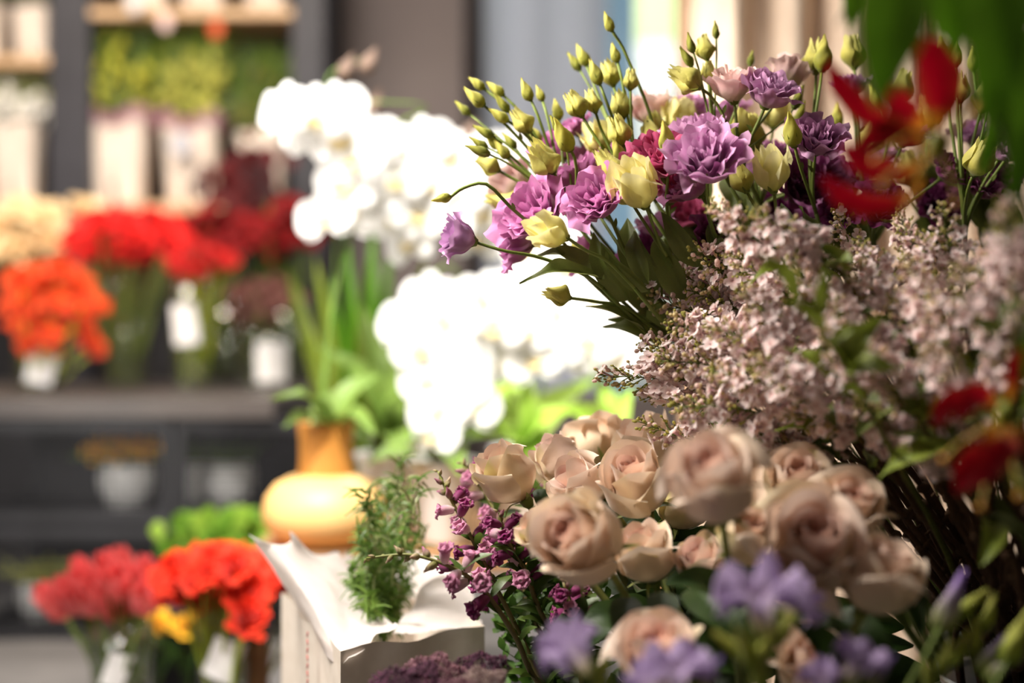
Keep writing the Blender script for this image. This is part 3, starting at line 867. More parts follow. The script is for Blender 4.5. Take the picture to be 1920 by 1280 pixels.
LILT = 'pale pink lilac branch in the thick of the lilac bunch, like the panicles around it'
LILG = 'lilac branches massed in the middle of the bunch'
lilac((1122, 700), (1340, 716), 1.40, 'lilac branch with a budded tip reaching furthest left over the bright background', wid=.75)
lilac((1188, 792), (1400, 852), 1.39, 'lilac branch with closed yellow green buds reaching left just above the roses', buds=True, wid=.9)
lilac((1205, 640), (1400, 690), 1.43, 'lilac branch with open pink florets at the left edge below the lisianthus stems', wid=1.05)
lilac((1205, 570), (1400, 620), 1.45, 'lilac branch with round beige buds touching the lowest lisianthus leaves')
lilac((1255, 512), (1440, 560), 1.46, 'lilac branch whose tip points at the dark magenta lisianthus bloom')
lilac((1330, 390), (1480, 500), 1.28, 'lilac branch standing highest on the left side, before the yellow lisianthus flower')
lilac((1430, 385), (1560, 500), 1.24, 'blurred lilac branch rising in front of the upright yellow lisianthus flower')
lilac((1560, 400), (1640, 540), 1.40, 'lilac branch directly below the lower red petal of the flame lily')
lilac((1890, 370), (1900, 560), 1.05, 'shaded lilac branch rising highest at the right edge of the picture')
lilac((1195, 745), (1370, 742), 1.42, 'lilac branch with small brown buds between the two left-pointing tips', wid=.7, buds=True)
lilac((1700, 830), (1790, 900), 1.15, 'sparse lilac branch hanging in front of the bare brown stems', wid=.9)
for tp, bs, d in (((1300, 470), (1490, 540), 1.40), ((1680, 400), (1720, 540), 1.33), ((1780, 385), (1800, 540), 1.28),
                  ((1240, 690), (1440, 710), 1.33), ((1270, 760), (1480, 790), 1.30), ((1260, 590), (1450, 640), 1.36), ((1390, 545), (1550, 640), 1.25), ((1480, 490), (1610, 610), 1.24),
                  ((1590, 470), (1690, 610), 1.24), ((1690, 490), (1770, 640), 1.18), ((1800, 490), (1860, 650), 1.12), ((1890, 520), (1930, 690), 1.08),
                  ((1420, 670), (1590, 740), 1.2), ((1530, 620), (1670, 730), 1.14), ((1630, 640), (1750, 770), 1.14), ((1730, 660), (1830, 780), 1.08),
                  ((1480, 760), (1650, 815), 1.24), ((1360, 800), (1520, 850), 1.33), ((1560, 560), (1680, 690), 1.19), ((1330, 620), (1510, 690), 1.27),
                  ((1600, 760), (1740, 850), 1.18), ((1840, 600), (1900, 740), 1.1), ((1230, 650), (1400, 665), 1.40), ((1290, 545), (1450, 600), 1.42), ((1370, 470), (1500, 570), 1.33), ((1620, 450), (1700, 590), 1.3), ((1740, 440), (1780, 600), 1.28), ((1850, 440), (1870, 600), 1.2), ((1260, 770), (1420, 780), 1.38), ((1310, 660), (1450, 700), 1.40), ((1660, 560), (1740, 700), 1.22), ((1560, 700), (1700, 790), 1.22), ((1780, 720), (1850, 830), 1.14), ((1460, 600), (1600, 690), 1.3), ((1400, 740), (1560, 790), 1.3), ((1880, 460), (1940, 600), 1.15), ((1700, 740), (1820, 840), 1.2), ((1340, 700), (1520, 760), 1.24), ((1740, 560), (1800, 700), 1.16), ((1440, 820), (1600, 860), 1.32)):
    lilac(tp, bs, d, LILT, LILG, wid=1.05)
# narrow leafy shoot across the lilac
foot = LILAC_B + Vector((-.03, -.08, 0))
t = thing('lilac_branch', 'leafy lilac shoot with narrow olive leaves lying across the blossoms', 'flower', foot)
mb = MB()
pth = spline([P(1455, 490, 1.06), P(1520, 580, 1.07), P(1580, 680, 1.08), P(1680, 860, 1.16), P(1800, 1100, 1.35), foot], 18)
mb.tube(pth - np.array(foot), [.0014, .0022, .0034], S(104, 108, 48), 6)
mb.build('stem', M_BARK, t)
for b_, e_, w_ in (((1500, 560, 1.07), (1435, 470, 1.05), 34), ((1530, 590, 1.07), (1545, 505, 1.05), 30), ((1545, 620, 1.08), (1490, 560, 1.05), 36), ((1580, 680, 1.08), (1650, 600, 1.05), 46), ((1590, 690, 1.09), (1675, 680, 1.05), 48), ((1600, 700, 1.09), (1555, 630, 1.06), 30), ((1560, 640, 1.08), (1625, 610, 1.06), 30), ((1620, 750, 1.1), (1580, 720, 1.08), 26)):
    leaf_part(t, foot, P(*b_), P(*e_), w_ / FPX * b_[2], (0, -1, .4), BRIGHT_LEAF)

# ------------------------------------------------------------------ flame lilies
FR, FY = S(152, 0, 26), S(222, 150, 44)


def fl_col(u, v):
    e = abs(u) ** 3 * max(0, .9 - v * .9)
    k = min(1, max(0, 1.3 - v * 4.0) + e * .25)
    return mix(FR * (1.05 - .25 * v), FY, k)


def flame_lily(label, foot, stem, petals, ctr, stamens, leaves, tendrils=()):
    foot = Vector(foot)
    F = np.array(foot)
    t = thing('flame_lily', label, 'flower', foot)
    mb = MB()
    mb.tube(spline(stem + [foot], 18) - F, [.002, .003, .004], S(70, 92, 30), 7)
    for q in tendrils:
        mb.tube(spline([P(*z) for z in q], 12) - F, [.0012, .0005], S(96, 84, 40), 5)
    mb.build('stem', M_STEM, t)
    for sp, w in petals:
        mb = MB()
        pts = [P(*q) - foot for q in sp]
        ribbon(mb, pts, w * .84 / FPX * sp[0][2], (-.2, -1, .15), fl_col, nu=9, n=20, fold=.3, ruff=.0018, rf=5, wf=lambda v: np.sin(PI * np.clip(v * .93 + .05, 0, 1) ** 1.5) ** .75)
        mb.build('petal', M_PETAL, t)
    c = P(*ctr) - foot
    mb = MB()
    mb.blob(c, (.007, .007, .01), S(130, 140, 40), 10, 7)
    mb.build('ovary', M_STEM, t)
    for sp in stamens:
        mb = MB()
        pts = spline([c] + [P(*q) - foot for q in sp], 9)
        mb.tube(pts, [.0012, .0008], S(214, 176, 70), 5)
        mb.blob(pts[-1], (.0022, .006, .0026), S(206, 140, 40), 6, 5)
        mb.build('stamen', M_STEM, t)
    for b_, e_, w_ in leaves:
        leaf_part(t, foot, P(*b_), P(*e_), w_ / FPX * b_[2], (-.1, -1, .2), FL_LEAF)
    return t


FL_LEAF = [leaf_mesh(40 + i, S(74, 116, 18), S(92, 134, 30), .1, .15, .7) for i in range(2)]
D = .97
flame_lily('red flame lily with reflexed yellow edged petals and hanging green leaves, above the lilac', (.60, 1.02, .1),
           [P(1775, 270, D), P(1830, 180, .95), P(1880, 240, .96), P(1980, 600, 1.0), P(2200, 1200, 1.02)],
           [([(1738, 240, D), (1680, 238, .965), (1625, 215, .955), (1580, 170, .95), (1548, 114, .945)], 58), ([(1750, 242, D), (1764, 200, .97), (1754, 130, .955), (1722, 74, .945)], 104),
            ([(1740, 240, D), (1712, 215, .96), (1680, 195, .95), (1652, 160, .94)], 70), ([(1738, 262, D), (1705, 258, .96), (1655, 252, .95), (1598, 290, .94)], 60),
            ([(1735, 300, D), (1700, 326, .955), (1650, 322, .945), (1610, 302, .94), (1580, 270, .935)], 66), ([(1732, 335, D), (1695, 375, .96), (1640, 388, .95), (1585, 372, .945), (1541, 332, .94)], 60)],
           (1758, 275, D), [[(1700, 300, .95), (1660, 330, .93)], [(1720, 330, .95), (1700, 390, .94)], [(1800, 230, .95), (1830, 200, .93)], [(1710, 250, .93), (1640, 300, .92)], [(1780, 320, .95), (1790, 380, .94)], [(1690, 310, .93), (1655, 345, .91)]],
           [((1690, -60, .82), (1650, 195, .80), 135), ((1870, -60, .88), (1860, 250, .86), 120), ((1600, -40, 1.0), (1592, 60, 1.0), 36), ((1960, -30, .9), (1800, 60, .9), 90), ((1960, 40, .95), (1910, 300, .95), 80), ((1800, -60, .95), (1760, 70, .95), 70), ((1840, -80, .84), (1905, 200, .84), 110), ((1780, -40, 1.0), (1880, 120, 1.0), 100), ((1930, 60, 1.0), (1840, 330, 1.0), 70), ((1960, 120, .9), (1900, 380, .9), 90), ((1760, -60, .9), (1800, 110, .9), 80), ((1960, -40, 1.1), (1850, 60, 1.1), 110)],
           [[(1592, 60, 1.0), (1595, 80, 1.0), (1612, 98, 1.0)], [(1583, 18, 1.0), (1572, 35, 1.0), (1563, 52, 1.0)]])
flame_lily('red flame lily drooping in front of the woody stems at the right edge', (.60, 1.06, .1),
           [P(1880, 770, .97), P(1960, 700, .97), P(2080, 1000, 1.0), P(2200, 1300, 1.04)],
           [([(1872, 770, D), (1820, 740, .96), (1775, 760, .95), (1752, 800, .94)], 54), ([(1868, 790, D), (1850, 840, .96), (1815, 880, .95), (1795, 925, .94)], 70), ([(1890, 760, D), (1900, 710, .96), (1915, 680, .96), (1945, 640, .95)], 56),
            ([(1880, 790, D), (1890, 830, .95), (1862, 860, .94), (1836, 910, .93)], 64), ([(1862, 765, D), (1852, 745, .95), (1820, 745, .94), (1795, 790, .93)], 60), ([(1900, 790, D), (1940, 830, .96), (1950, 880, .95), (1940, 930, .95)], 56)],
           (1885, 780, D), [[(1850, 900, .95), (1840, 950, .94)], [(1900, 870, .95), (1910, 930, .94)], [(1800, 830, .94), (1770, 860, .93)]],
           [((1960, 560, .92), (1925, 720, .9), 60)])

# ------------------------------------------------------------------ freesias
FV, FW, FG = S(196, 172, 216), S(236, 222, 228), S(176, 176, 70)


def freesia_bloom(seed):
    rr = random.Random(seed)
    mb = MB()
    for k in range(6):
        a = k * PI / 3
        petal(mb, a, .1, .26, .5 + .12 * (k % 2), 1.7 - .1 * (k % 2), .66, lambda u, v: mix(mix(S(214, 206, 120), FW, min(1, v * 2.2)), FV * (1 - .12 * abs(u)), max(0, min(1, v * 2.2 - .7))), nu=7, nv=10, vb=.6, lip=.22 * rr.uniform(.2, 1.6), lipv=.66, drop=.3, wob=.07, zp=1., spiral=.02, rr=rr)
    return mb.mesh('freesia_bloom', M_UNIT)


FREE = [freesia_bloom(i) for i in range(3)]
FBUD = [bud_mesh(401 + i, S(150, 164, 62), S(196, 196, 96), .26) for i in range(2)] + [bud_mesh(405, S(176, 182, 90), S(160, 130, 196), .28)]


def freesia(label, pts, blooms, buds, foot=None):
    foot = Vector(foot or (.20 + R.uniform(-.04, .04), 1.0 + R.uniform(-.04, .04), .1))
    F = np.array(foot)
    t = thing('freesia', label, 'flower', foot)
    mb = MB()
    st = [P(*q) for q in pts]
    mb.tube(spline(st + [foot + Vector((0, 0, .12)), foot], 20) - F, [.0016, .0028], S(112, 132, 46), 6)
    mb.build('stem', M_STEM, t)
    for px, py, d, w, ax in blooms:
        ax = Vector(ax).normalized()
        sc = w / 2 / FPX * d / .8
        o = part('bloom', R.choice(FREE), t, orient(P(px, py, d) - ax * sc * .8 - foot, ax, R.random() * 6, sc))
        part('calyx', CALYXB[0], o)
    for px, py, d, w, ax, k in buds:
        ax = Vector(ax).normalized()
        sc = w / 2 / FPX * d / .27
        o = part('bud', FBUD[k], t, orient(P(px, py, d) - ax * sc * .75 - foot, ax, R.random() * 6, sc))
        part('calyx', CALYXB[1], o)
    return t


freesia('violet freesia with a wide bloom over green buds in front of the wide tan rose', [(1405, 1165, 1.0), (1420, 1240, 1.0), (1440, 1320, 1.0)],
        [(1425, 1132, .99, 150, (-.15, -.25, .95)), (1500, 1135, 1.02, 80, (.8, -.3, .4))], [(1475, 1175, 1.0, 28, (.5, 0, .8), 0), (1400, 1215, .98, 36, (-.4, -.2, .8), 1), (1440, 1210, .98, 34, (.3, -.3, .8), 0), (1375, 1210, 1.0, 30, (-.8, 0, .6), 1), (1425, 1250, .98, 34, (0, -.2, 1), 0)])
freesia('violet freesia bloom facing left beside the snapdragon leaves', [(1110, 1235, 1.02), (1160, 1300, 1.02), (1250, 1420, 1.02)],
        [(1078, 1222, 1.02, 118, (-.5, -.25, .8))], [(1130, 1260, 1.02, 26, (.3, -.2, .9), 0)])
freesia('violet freesia cut by the lower edge below the half-hidden pink rose', [(1260, 1300, .98), (1280, 1350, .98), (1330, 1420, .99)],
        [(1268, 1268, .98, 124, (-.1, -.2, .95)), (1215, 1275, 1.0, 76, (-.6, -.3, .7))], [(1330, 1262, .98, 26, (.4, -.2, .9), 2)])
freesia('pale lilac freesia at the bottom right of the shadowed tan rose', [(1600, 1290, 1.0), (1570, 1340, 1.0), (1500, 1420, 1.0)],
        [(1605, 1245, 1.0, 96, (.3, -.2, .9)), (1540, 1278, 1.0, 80, (-.2, -.3, .9))], [(1650, 1260, 1.0, 26, (.6, -.2, .7), 2)])
freesia('freesia spray of unopened green buds, one with a violet tip, over the bare stems', [(1775, 1150, 1.06), (1745, 1210, 1.05), (1700, 1290, 1.04), (1620, 1420, 1.03)],
        [], [(1782, 1130, 1.06, 42, (.35, -.1, .95), 2), (1820, 1130, 1.08, 26, (.7, 0, .7), 0), (1800, 1215, 1.06, 26, (.4, 0, .8), 1), (1770, 1235, 1.05, 24, (.2, 0, 1), 0), (1740, 1260, 1.05, 24, (-.1, 0, 1), 1)])
freesia('freesia stalk of slim buds closest to the right lower corner', [(1905, 1210, 1.04), (1860, 1290, 1.03), (1800, 1380, 1.03), (1650, 1460, 1.03)],
        [], [(1905, 1195, 1.04, 40, (.4, -.1, .9), 1), (1855, 1150, 1.06, 24, (.3, 0, .9), 0), (1880, 1250, 1.04, 26, (.8, 0, .6), 2), (1830, 1200, 1.06, 26, (.1, 0, 1), 1), (1860, 1225, 1.05, 30, (.6, -.2, .8), 2)])

# ------------------------------------------------------------------ snapdragons
SN_A, SN_B, SN_C = S(132, 34, 96), S(214, 150, 180), S(246, 230, 222)


def snap_bloom(seed, dark):
    rr = random.Random(seed)
    mb = MB()
    c_t = mix(SN_B, SN_C, 1.0) if not dark else mix(SN_A, SN_B, .25)
    c_l = SN_A if dark else mix(SN_A, SN_B, .85)
    nv, nu = 9, 10
    p = np.zeros((nv, nu, 3))
    c = np.zeros((nv, nu, 3))
    for j in range(nv):
        v = j / (nv - 1)
        r = (.3 + .2 * math.sin(v * 3)) * (1 if v < .75 else 1 - (v - .75) * 2.4)
        for i in range(nu):
            a = i * 2 * PI / nu
            p[j, i] = (r * math.cos(a), r * .85 * math.sin(a) - .3 * v * v, 1.5 * v)
            c[j, i] = mix(c_t, c_l, min(1, v * 1.3))
    mb.grid(p, c, close=True)
    for a, w in ((PI / 2, .5), (PI / 2 + 1., .45), (PI / 2 - 1., .45), (-PI / 2, .55), (-PI / 2 + .9, .5), (-PI / 2 - .9, .5)):
        d = np.array([math.cos(a), math.sin(a), 0])
        ribbon(mb, [d * .3 + np.array((0, -.2, 1.1)), d * .5 + np.array((0, -.25, 1.42)), d * .58 + np.array((0, -.3, 1.2))], w * 1.3, d * .4 + np.array((0, 0, 1)), lambda u, v: mix(c_l, mix(c_l, SN_B, .6), v * abs(u)), nu=5, n=6, wf=lambda v: np.sin(PI * np.clip(v * .7 + .2, 0, 1)), ruff=.06, rf=2, ph=rr.random() * 6)
    return mb.mesh('snap_bloom', M_UNIT)


SNAP = [snap_bloom(1, True), snap_bloom(2, False), snap_bloom(3, True)]
SNBUD = [bud_mesh(501, S(132, 140, 62), S(204, 176, 150), .4), bud_mesh(502, S(120, 130, 56), S(190, 120, 150), .4)]


def snapdragon(label, pts, nflow, nbud, d_leaf=14, sz=.0145, foot=None):
    foot = Vector(foot or (.09 + R.uniform(-.03, .03), 1.47 + R.uniform(-.03, .03), .1))
    F = np.array(foot)
    t = thing('snapdragon', label, 'flower', foot)
    st = spline([P(*q) for q in pts] + [foot + Vector((0, 0, .12)), foot], 40)
    mb = MB()
    mb.tube(st - F, [.0012, .0028, .0032], np.array([S(124, 132, 62), S(120, 108, 66), S(104, 96, 56)]), 6)
    mb.build('stem', M_STEM, t)
    for k in range(nflow + nbud):
        f = k / (nflow + nbud)
        i = f * 19
        q = Vector(st[int(i)] + (st[int(i) + 1] - st[int(i)]) * (i % 1))
        tan = Vector(st[int(i)] - st[int(i) + 1]).normalized()
        a = k * 2.3999 + R.uniform(-.3, .3)
        x = tan.cross(Vector((0, 1, .2))).normalized()
        y = tan.cross(x)
        e = (x * math.cos(a) + y * math.sin(a) + tan * (.35 + .6 * (1 - f))).normalized()
        if k < nbud:
            s = sz * (.25 + .5 * k / nbud)
            part('bud', R.choice(SNBUD), t, orient(q + e * .001 - foot, e, R.random() * 6, s))
        else:
            s = sz * (.7 + .4 * f)
            o = part('bloom', SNAP[2 if R.random() < .2 else (0 if R.random() < .4 else 1)], t, frame(q + e * .003 - foot, e, (tan.x, tan.y, tan.z), (s, s, s)))
            part('calyx', CALYXB[0], o, Matrix.Diagonal((.9, .9, .5, 1)))
    lm = MB()
    for k in range(d_leaf):
        i = 12 + int(k / d_leaf * 22)
        q = st[i] - F
        a = k * 2.4
        e = np.array((math.cos(a), math.sin(a) * .7 - .2, R.uniform(.1, .8)))
        e /= np.linalg.norm(e)
        L = R.uniform(.025, .045)
        ribbon(lm, [q, q + e * L * .5 + np.array((0, 0, .004)), q + e * L], .009, (0, -.6, .8), lambda u, v: mix(S(62, 88, 30), S(92, 116, 44), v), nu=3, n=7, ph=0)
    lm.build('foliage', M_LEAF, t)
    return t


snapdragon('snapdragon spike bending out left over the paper bag, green buds at its tip', [(688, 1046, 1.37), (770, 1040, 1.36), (850, 1065, 1.36), (905, 1105, 1.37), (965, 1190, 1.38), (1020, 1290, 1.40)], 8, 9, 10)
snapdragon('snapdragon spike with a dark bud tip beside the greenish cream rose', [(822, 884, 1.46), (842, 930, 1.45), (880, 1000, 1.44), (930, 1100, 1.43), (985, 1210, 1.43), (1030, 1300, 1.43)], 12, 7, 26)
snapdragon('snapdragon with mauve and white flowers close behind the greenish cream rose', [(866, 868, 1.56), (890, 900, 1.55), (930, 960, 1.53), (970, 1060, 1.5), (1010, 1180, 1.48)], 11, 4, 26)
snapdragon('short leafy snapdragon with plum flowers left of the large front rose', [(935, 960, 1.40), (950, 1010, 1.40), (985, 1070, 1.40), (1020, 1160, 1.42)], 10, 3, 44)
snapdragon('snapdragon with scattered plum flowers below the large front rose', [(1060, 1090, 1.36), (1070, 1130, 1.37), (1085, 1180, 1.38), (1090, 1260, 1.40)], 10, 3, 34)
snapdragon('mauve snapdragon tip showing between the two leftmost roses', [(1030, 846, 1.6), (1025, 880, 1.58), (1020, 960, 1.54), (1020, 1080, 1.5)], 6, 2, 20)

# small filler greenery with tiny leaves below the roses
for i, (cx, cy, d, lab) in enumerate(((1000, 1130, 1.47, 'bushy green filler sprig with tiny leaves below the large front rose'), (960, 1215, 1.50, 'bushy green filler sprig with tiny leaves right of the paper bag'), (1070, 1180, 1.45, 'bushy green filler sprig with tiny leaves behind the left violet freesia'))):
    foot = Vector((.10, 1.47, .1)) + Vector((R.uniform(-.02, .02), R.uniform(-.02, .02), 0))
    t = thing('greenery_sprig', lab, 'greenery', foot)
    F = np.array(foot)
    top = P(cx, cy - 60, d)
    sm = MB()
    lm = MB()
    main = bez(foot, foot + Vector((0, 0, .1)), P(cx + 25, cy + 90, d), top, 14)
    sm.tube(main - F, [.0025, .001], S(84, 104, 40), 5)
    for k in range(64):
        q = main[4 + int(k / 64 * 9.9)]
        e = np.array((R.gauss(0, 1), R.gauss(0, .7), R.uniform(0, 1.1)))
        e /= np.linalg.norm(e)
        end = q + e * R.uniform(.02, .05)
        sm.tube([q - F, end - F], [.0008, .0004], S(88, 110, 44), 3, caps=False)
        for z in range(7):
            a = q + (end - q) * (.25 + .75 * z / 6)
            g = np.array((R.gauss(0, 1), R.gauss(0, 1), R.gauss(.3, 1)))
            g /= np.linalg.norm(g)
            ribbon(lm, [a - F, a - F + g * .008, a - F + g * .015], .009, (R.gauss(0, .5), -1, .6), lambda u, v: mix(S(50, 82, 24), S(88, 124, 46), v), nu=3, n=4, ph=0)
    sm.build('stem', M_STEM, t)
    lm.build('foliage', M_LEAF, t)


# ------------------------------------------------------------------ plum coloured flower heads at the bottom
def plume_mesh(seed, c1, c2):
    rr = random.Random(seed)
    mb = MB()
    for k in range(420):
        z = 1 - (k + .5) / 420 * 1.15
        r = math.sqrt(max(0, 1 - z * z))
        a = k * 2.39996
        n = np.array((r * math.cos(a), r * math.sin(a), z))
        bump = 1 + .16 * math.sin(5 * a) * r + .12 * math.sin(7 * z + 3 * a) + rr.uniform(-.05, .05)
        p = n * np.array((1, 1, .55)) * bump
        mb.blob(p, (.06, .06, .06), mix(c1, c2, rr.random() ** 2 if z > -.2 else .9), 5, 4)
        if k % 6 == 0:
            mb.tube([p, p + n * .14], [.008, .004], c2 * 1.3, 3, caps=False)
    return mb.mesh('flower_head', M_UNIT)


PLUM = [plume_mesh(1, S(66, 26, 52), S(150, 92, 122)), plume_mesh(2, S(112, 66, 82), S(196, 150, 160)), plume_mesh(3, S(150, 120, 120), S(222, 200, 190))]
for px, py, d, w, v, lab in ((772, 1306, 1.22, 160, 0, 'dark plum fuzzy flower head nearest the camera at the bottom edge'), (812, 1266, 1.27, 104, 1, 'dusky pink fuzzy flower head on top of the plum one before the paper bag'), (905, 1257, 1.28, 92, 0, 'small flat plum flower head to the right of the dusky pink one'),
                             (905, 1286, 1.22, 90, 2, 'greyish white fuzzy flower head at the bottom edge'), (855, 1299, 1.2, 76, 1, 'mauve fuzzy flower head squeezed between the plum and greyish heads')):
    foot = Vector((-.05 + R.uniform(-.03, .03), 1.22 + R.uniform(-.03, .03), .08))
    t = thing('throatwort', lab, 'flower', foot)
    c = P(px, py, d)
    s = w / 2 / FPX * d
    part('flower_head', PLUM[v], t, orient(c - foot, (0, -.25, 1), R.random() * 6, s))
    mb = MB()
    pth = bez(c, c - Vector((0, 0, .06)), foot + Vector((0, 0, .1)), foot, 9) - np.array(foot)
    mb.tube(pth, [.002, .003], S(86, 92, 50), 6)
    for k in range(9):
        a = k * .7
        mb.tube([pth[1], np.array(c - foot) + s * .6 * np.array((math.cos(a), math.sin(a), .1))], [.0012, .0008], S(96, 76, 66), 4)
    mb.build('stem', M_STEM, t)

# ------------------------------------------------------------------ buckets under the frame
for x, y, r, h, lab in ((.62, 1.76, .10, .28, 'zinc bucket holding the lisianthus'), (.245, 1.275, .085, .24, 'zinc bucket holding the roses'), (.56, 1.47, .11, .28, 'zinc bucket holding the lilac branches'), (.20, 1.0, .07, .2, 'zinc bucket holding the freesias'),
                        (.095, 1.475, .065, .24, 'zinc bucket holding the snapdragons'), (-.05, 1.22, .055, .18, 'zinc bucket holding the plum flower heads'), (.60, 1.04, .07, .24, 'zinc bucket holding the flame lilies')):
    t = thing('flower_bucket', lab, 'bucket', (x, y, 0))
    mb = MB()
    mb.lathe([(0, .0), (r * .78, .0), (r * .8, .006), (r, h), (r * 1.03, h + .004), (r * 1.03, h - .006), (r * .985, h - .006), (r * .77, .012), (0, .012)], S(150, 150, 150), 28)
    mb.build('body', M_ZINC, t)
    mb = MB()
    mb.lathe([(r * .93, h * .7), (0, h * .7)], S(60, 70, 60), 24)
    mb.build('water', M_WATER, t)

# ------------------------------------------------------------------ paper bag with tissue and a feathery plant
BF, BL_, BR_ = Vector((-.176, 1.46, 0)), Vector((-.292, 1.80, 0)), Vector((-.030, 1.56, 0))
BB = BL_ + BR_ - BF
HF, HL, HR = .312, .312, .318
t = thing('paper_bag', 'white paper carrier bag with a red stitched line, tissue paper standing out of it', 'bag', (BF.x, BF.y, 0))
O = np.array(BF)


def wall_panel(a, b, ha, hb, seed, lean=.0):
    rr = np.random.RandomState(seed)
    n, m = 14, 16
    g = np.zeros((m, n, 3))
    nrm = np.cross(np.array(b - a), (0, 0, 1))
    nrm /= np.linalg.norm(nrm)
    for j in range(m):
        for i in range(n):
            u, v = i / (n - 1), j / (m - 1)
            q = np.array(a + (b - a) * u)
            q = q + nrm * math.sin(u * PI) * (.006 * math.sin(v * 5 + seed) + .004 * math.sin(u * 11 + v * 3))
            q[2] = (ha + (hb - ha) * u) * v + .004 * math.sin(u * 9 + seed) * v * math.sin(u * PI)
            g[j, i] = q - O
    return g


for k, (a, b, ha, hb) in enumerate(((BF, BR_, HF, HR), (BL_, BF, HL, HF), (BR_, BB, HR, HL), (BB, BL_, HL, HL))):
    mb = MB()
    mb.grid(wall_panel(a, b, ha, hb, k), S(235, 225, 215))
    mb.build('side_panel', M_PAPER, t)
mb = MB()
mb.grid(np.array([[BF - BF, BR_ - BF], [BL_ - BF, BB - BF]], float).reshape(2, 2, 3) + np.array((0, 0, .002)), S(235, 225, 215))
mb.build('base_panel', M_PAPER, t)
mb = MB()
q0 = BL_ + (BF - BL_) * .62
for k in range(34):
    z = .01 + k * .0088
    e = (BF - BL_).normalized() * .0035
    nrm = Vector((-1, -.35, 0)).normalized() * .0085
    mb.tube([q0 + nrm - e * (.5 if k % 2 else -.5) + Vector((0, 0, z)) - BF, q0 + nrm + e * (.5 if k % 2 else -.5) + Vector((0, 0, z + .006)) - BF], [.0009, .0009], S(200, 90, 90), 4)
mb.build('stitching', M_RED, t)


def tissue(label, rows, seed, amp=.006, nu=22, nv=22, group=None):
    """a crumpled sheet through rows of control points (bottom row first)"""
    g = np.array([spline([P(*q) for q in r], nu) for r in rows])
    g = np.stack([spline(g[:, i], nv) for i in range(nu)], 1)
    rr = np.random.RandomState(seed)
    for k in range(7):
        f = rr.normal(0, 1, 2) * (9 + 3 * k)
        dirn = rr.normal(0, 1, 3) * np.array((.6, 1., .5))
        ph = rr.rand() * 6
        v, u = np.meshgrid(np.linspace(0, 1, nv), np.linspace(0, 1, nu), indexing='ij')
        w = np.abs(np.mod(f[0] * u * .25 + f[1] * v * .25 + ph, 2) - 1) - .5
        g += (amp / (1 + .35 * k)) * w[..., None] * dirn
    mb = MB()
    mb.grid(g, S(250, 242, 238))
    o = mb.build('tissue_paper', M_TISSUE, None, origin=P(*rows[0][len(rows[0]) // 2]))
    return tag(o, label, 'tissue paper', group)


tissue('white tissue paper with two pointed corners spreading left out of the paper bag', [
    [(578, 1180, 1.70), (618, 1235, 1.52), (655, 1235, 1.47), (700, 1195, 1.5), (745, 1170, 1.53)],
    [(545, 1120, 1.70), (590, 1160, 1.58), (640, 1190, 1.54), (680, 1170, 1.58), (725, 1160, 1.6)],
    [(508, 1062, 1.68), (560, 1090, 1.62), (615, 1110, 1.62), (640, 1110, 1.66), (668, 1110, 1.7)],
    [(480, 1020, 1.66), (530, 1030, 1.66), (575, 1055, 1.68), (615, 1060, 1.72), (650, 1070, 1.76)],
    [(460, 1000, 1.64), (535, 1022, 1.68), (543, 994, 1.68), (590, 1036, 1.74), (640, 1040, 1.78)]], 3, .010)
tissue('white tissue paper standing up along the right rim of the paper bag', [
    [(735, 1190, 1.58), (780, 1185, 1.58), (830, 1182, 1.58), (905, 1180, 1.6)],
    [(745, 1172, 1.60), (790, 1160, 1.60), (840, 1150, 1.62), (902, 1158, 1.63)],
    [(770, 1145, 1.62), (805, 1125, 1.64), (850, 1110, 1.66), (895, 1135, 1.66)],
    [(800, 1090, 1.66), (820, 1080, 1.68), (860, 1085, 1.7), (890, 1100, 1.68)]], 9, .008)
tissue('white tissue paper at the back of the bag behind the feathery plant', [
    [(620, 1150, 1.78), (700, 1130, 1.8), (790, 1120, 1.8), (880, 1120, 1.78)],
    [(620, 1085, 1.80), (700, 1070, 1.84), (790, 1060, 1.84), (880, 1080, 1.8)],
    [(650, 1030, 1.82), (720, 1045, 1.86), (800, 1030, 1.86), (860, 1060, 1.82)]], 14, .01)

# feathery plant
foot = P(720, 1260, 1.66)
t = thing('feathery_plant', 'feathery fine leaved green pot plant standing in the tissue in the bag', 'plant', (foot.x, foot.y, foot.z))
F = np.array(foot)
lm, sm = MB(), MB()
ends = [(700, 950), (720, 900), (750, 930), (690, 1000), (665, 1060), (650, 1100), (700, 1080), (740, 1040), (770, 980), (790, 900), (675, 930), (730, 1150), (690, 1150), (760, 1090), (745, 860), (665, 1000), (710, 1020), (700, 1120), (720, 960), (785, 1010)]
for k, (ex, ey) in enumerate(ends):
    e = np.array(P(ex + R.uniform(-10, 10), ey + R.uniform(-10, 10), 1.64 + R.uniform(-.07, .09)))
    br = bez(F + np.array((0, 0, .03)), F + np.array((R.uniform(-.01, .01), 0, .08)), e - np.array(((ex - 715) / 9000, 0, .03)), e, 14)
    sm.tube(br - F, [.0014, .0005], S(86, 110, 40), 4, caps=False)
    for z in range(80):
        q = br[3 + int(z / 80 * 10.9)] + NR.normal(0, .003, 3)
        g = np.array((R.gauss(0, 1), R.gauss(0, .8), R.gauss(.1, .8)))
        g /= np.linalg.norm(g)
        L = R.uniform(.012, .026)
        ribbon(lm, [q - F, q - F + g * L * .5 + np.array((0, 0, .002)), q - F + g * L - np.array((0, 0, .003))], .0038, (g[1], -1, .5), lambda u, v, a=R.random(): mix(mix(S(70, 104, 30), S(120, 150, 64), a), S(190, 170, 140), .35 if (ey < 960 and a > .6) else 0), nu=2, n=4, ph=0, wf=lambda v: 1 - .7 * v)
sm.build('stem', M_STEM, t)
lm.build('foliage', M_LEAF, t)
mb = MB()
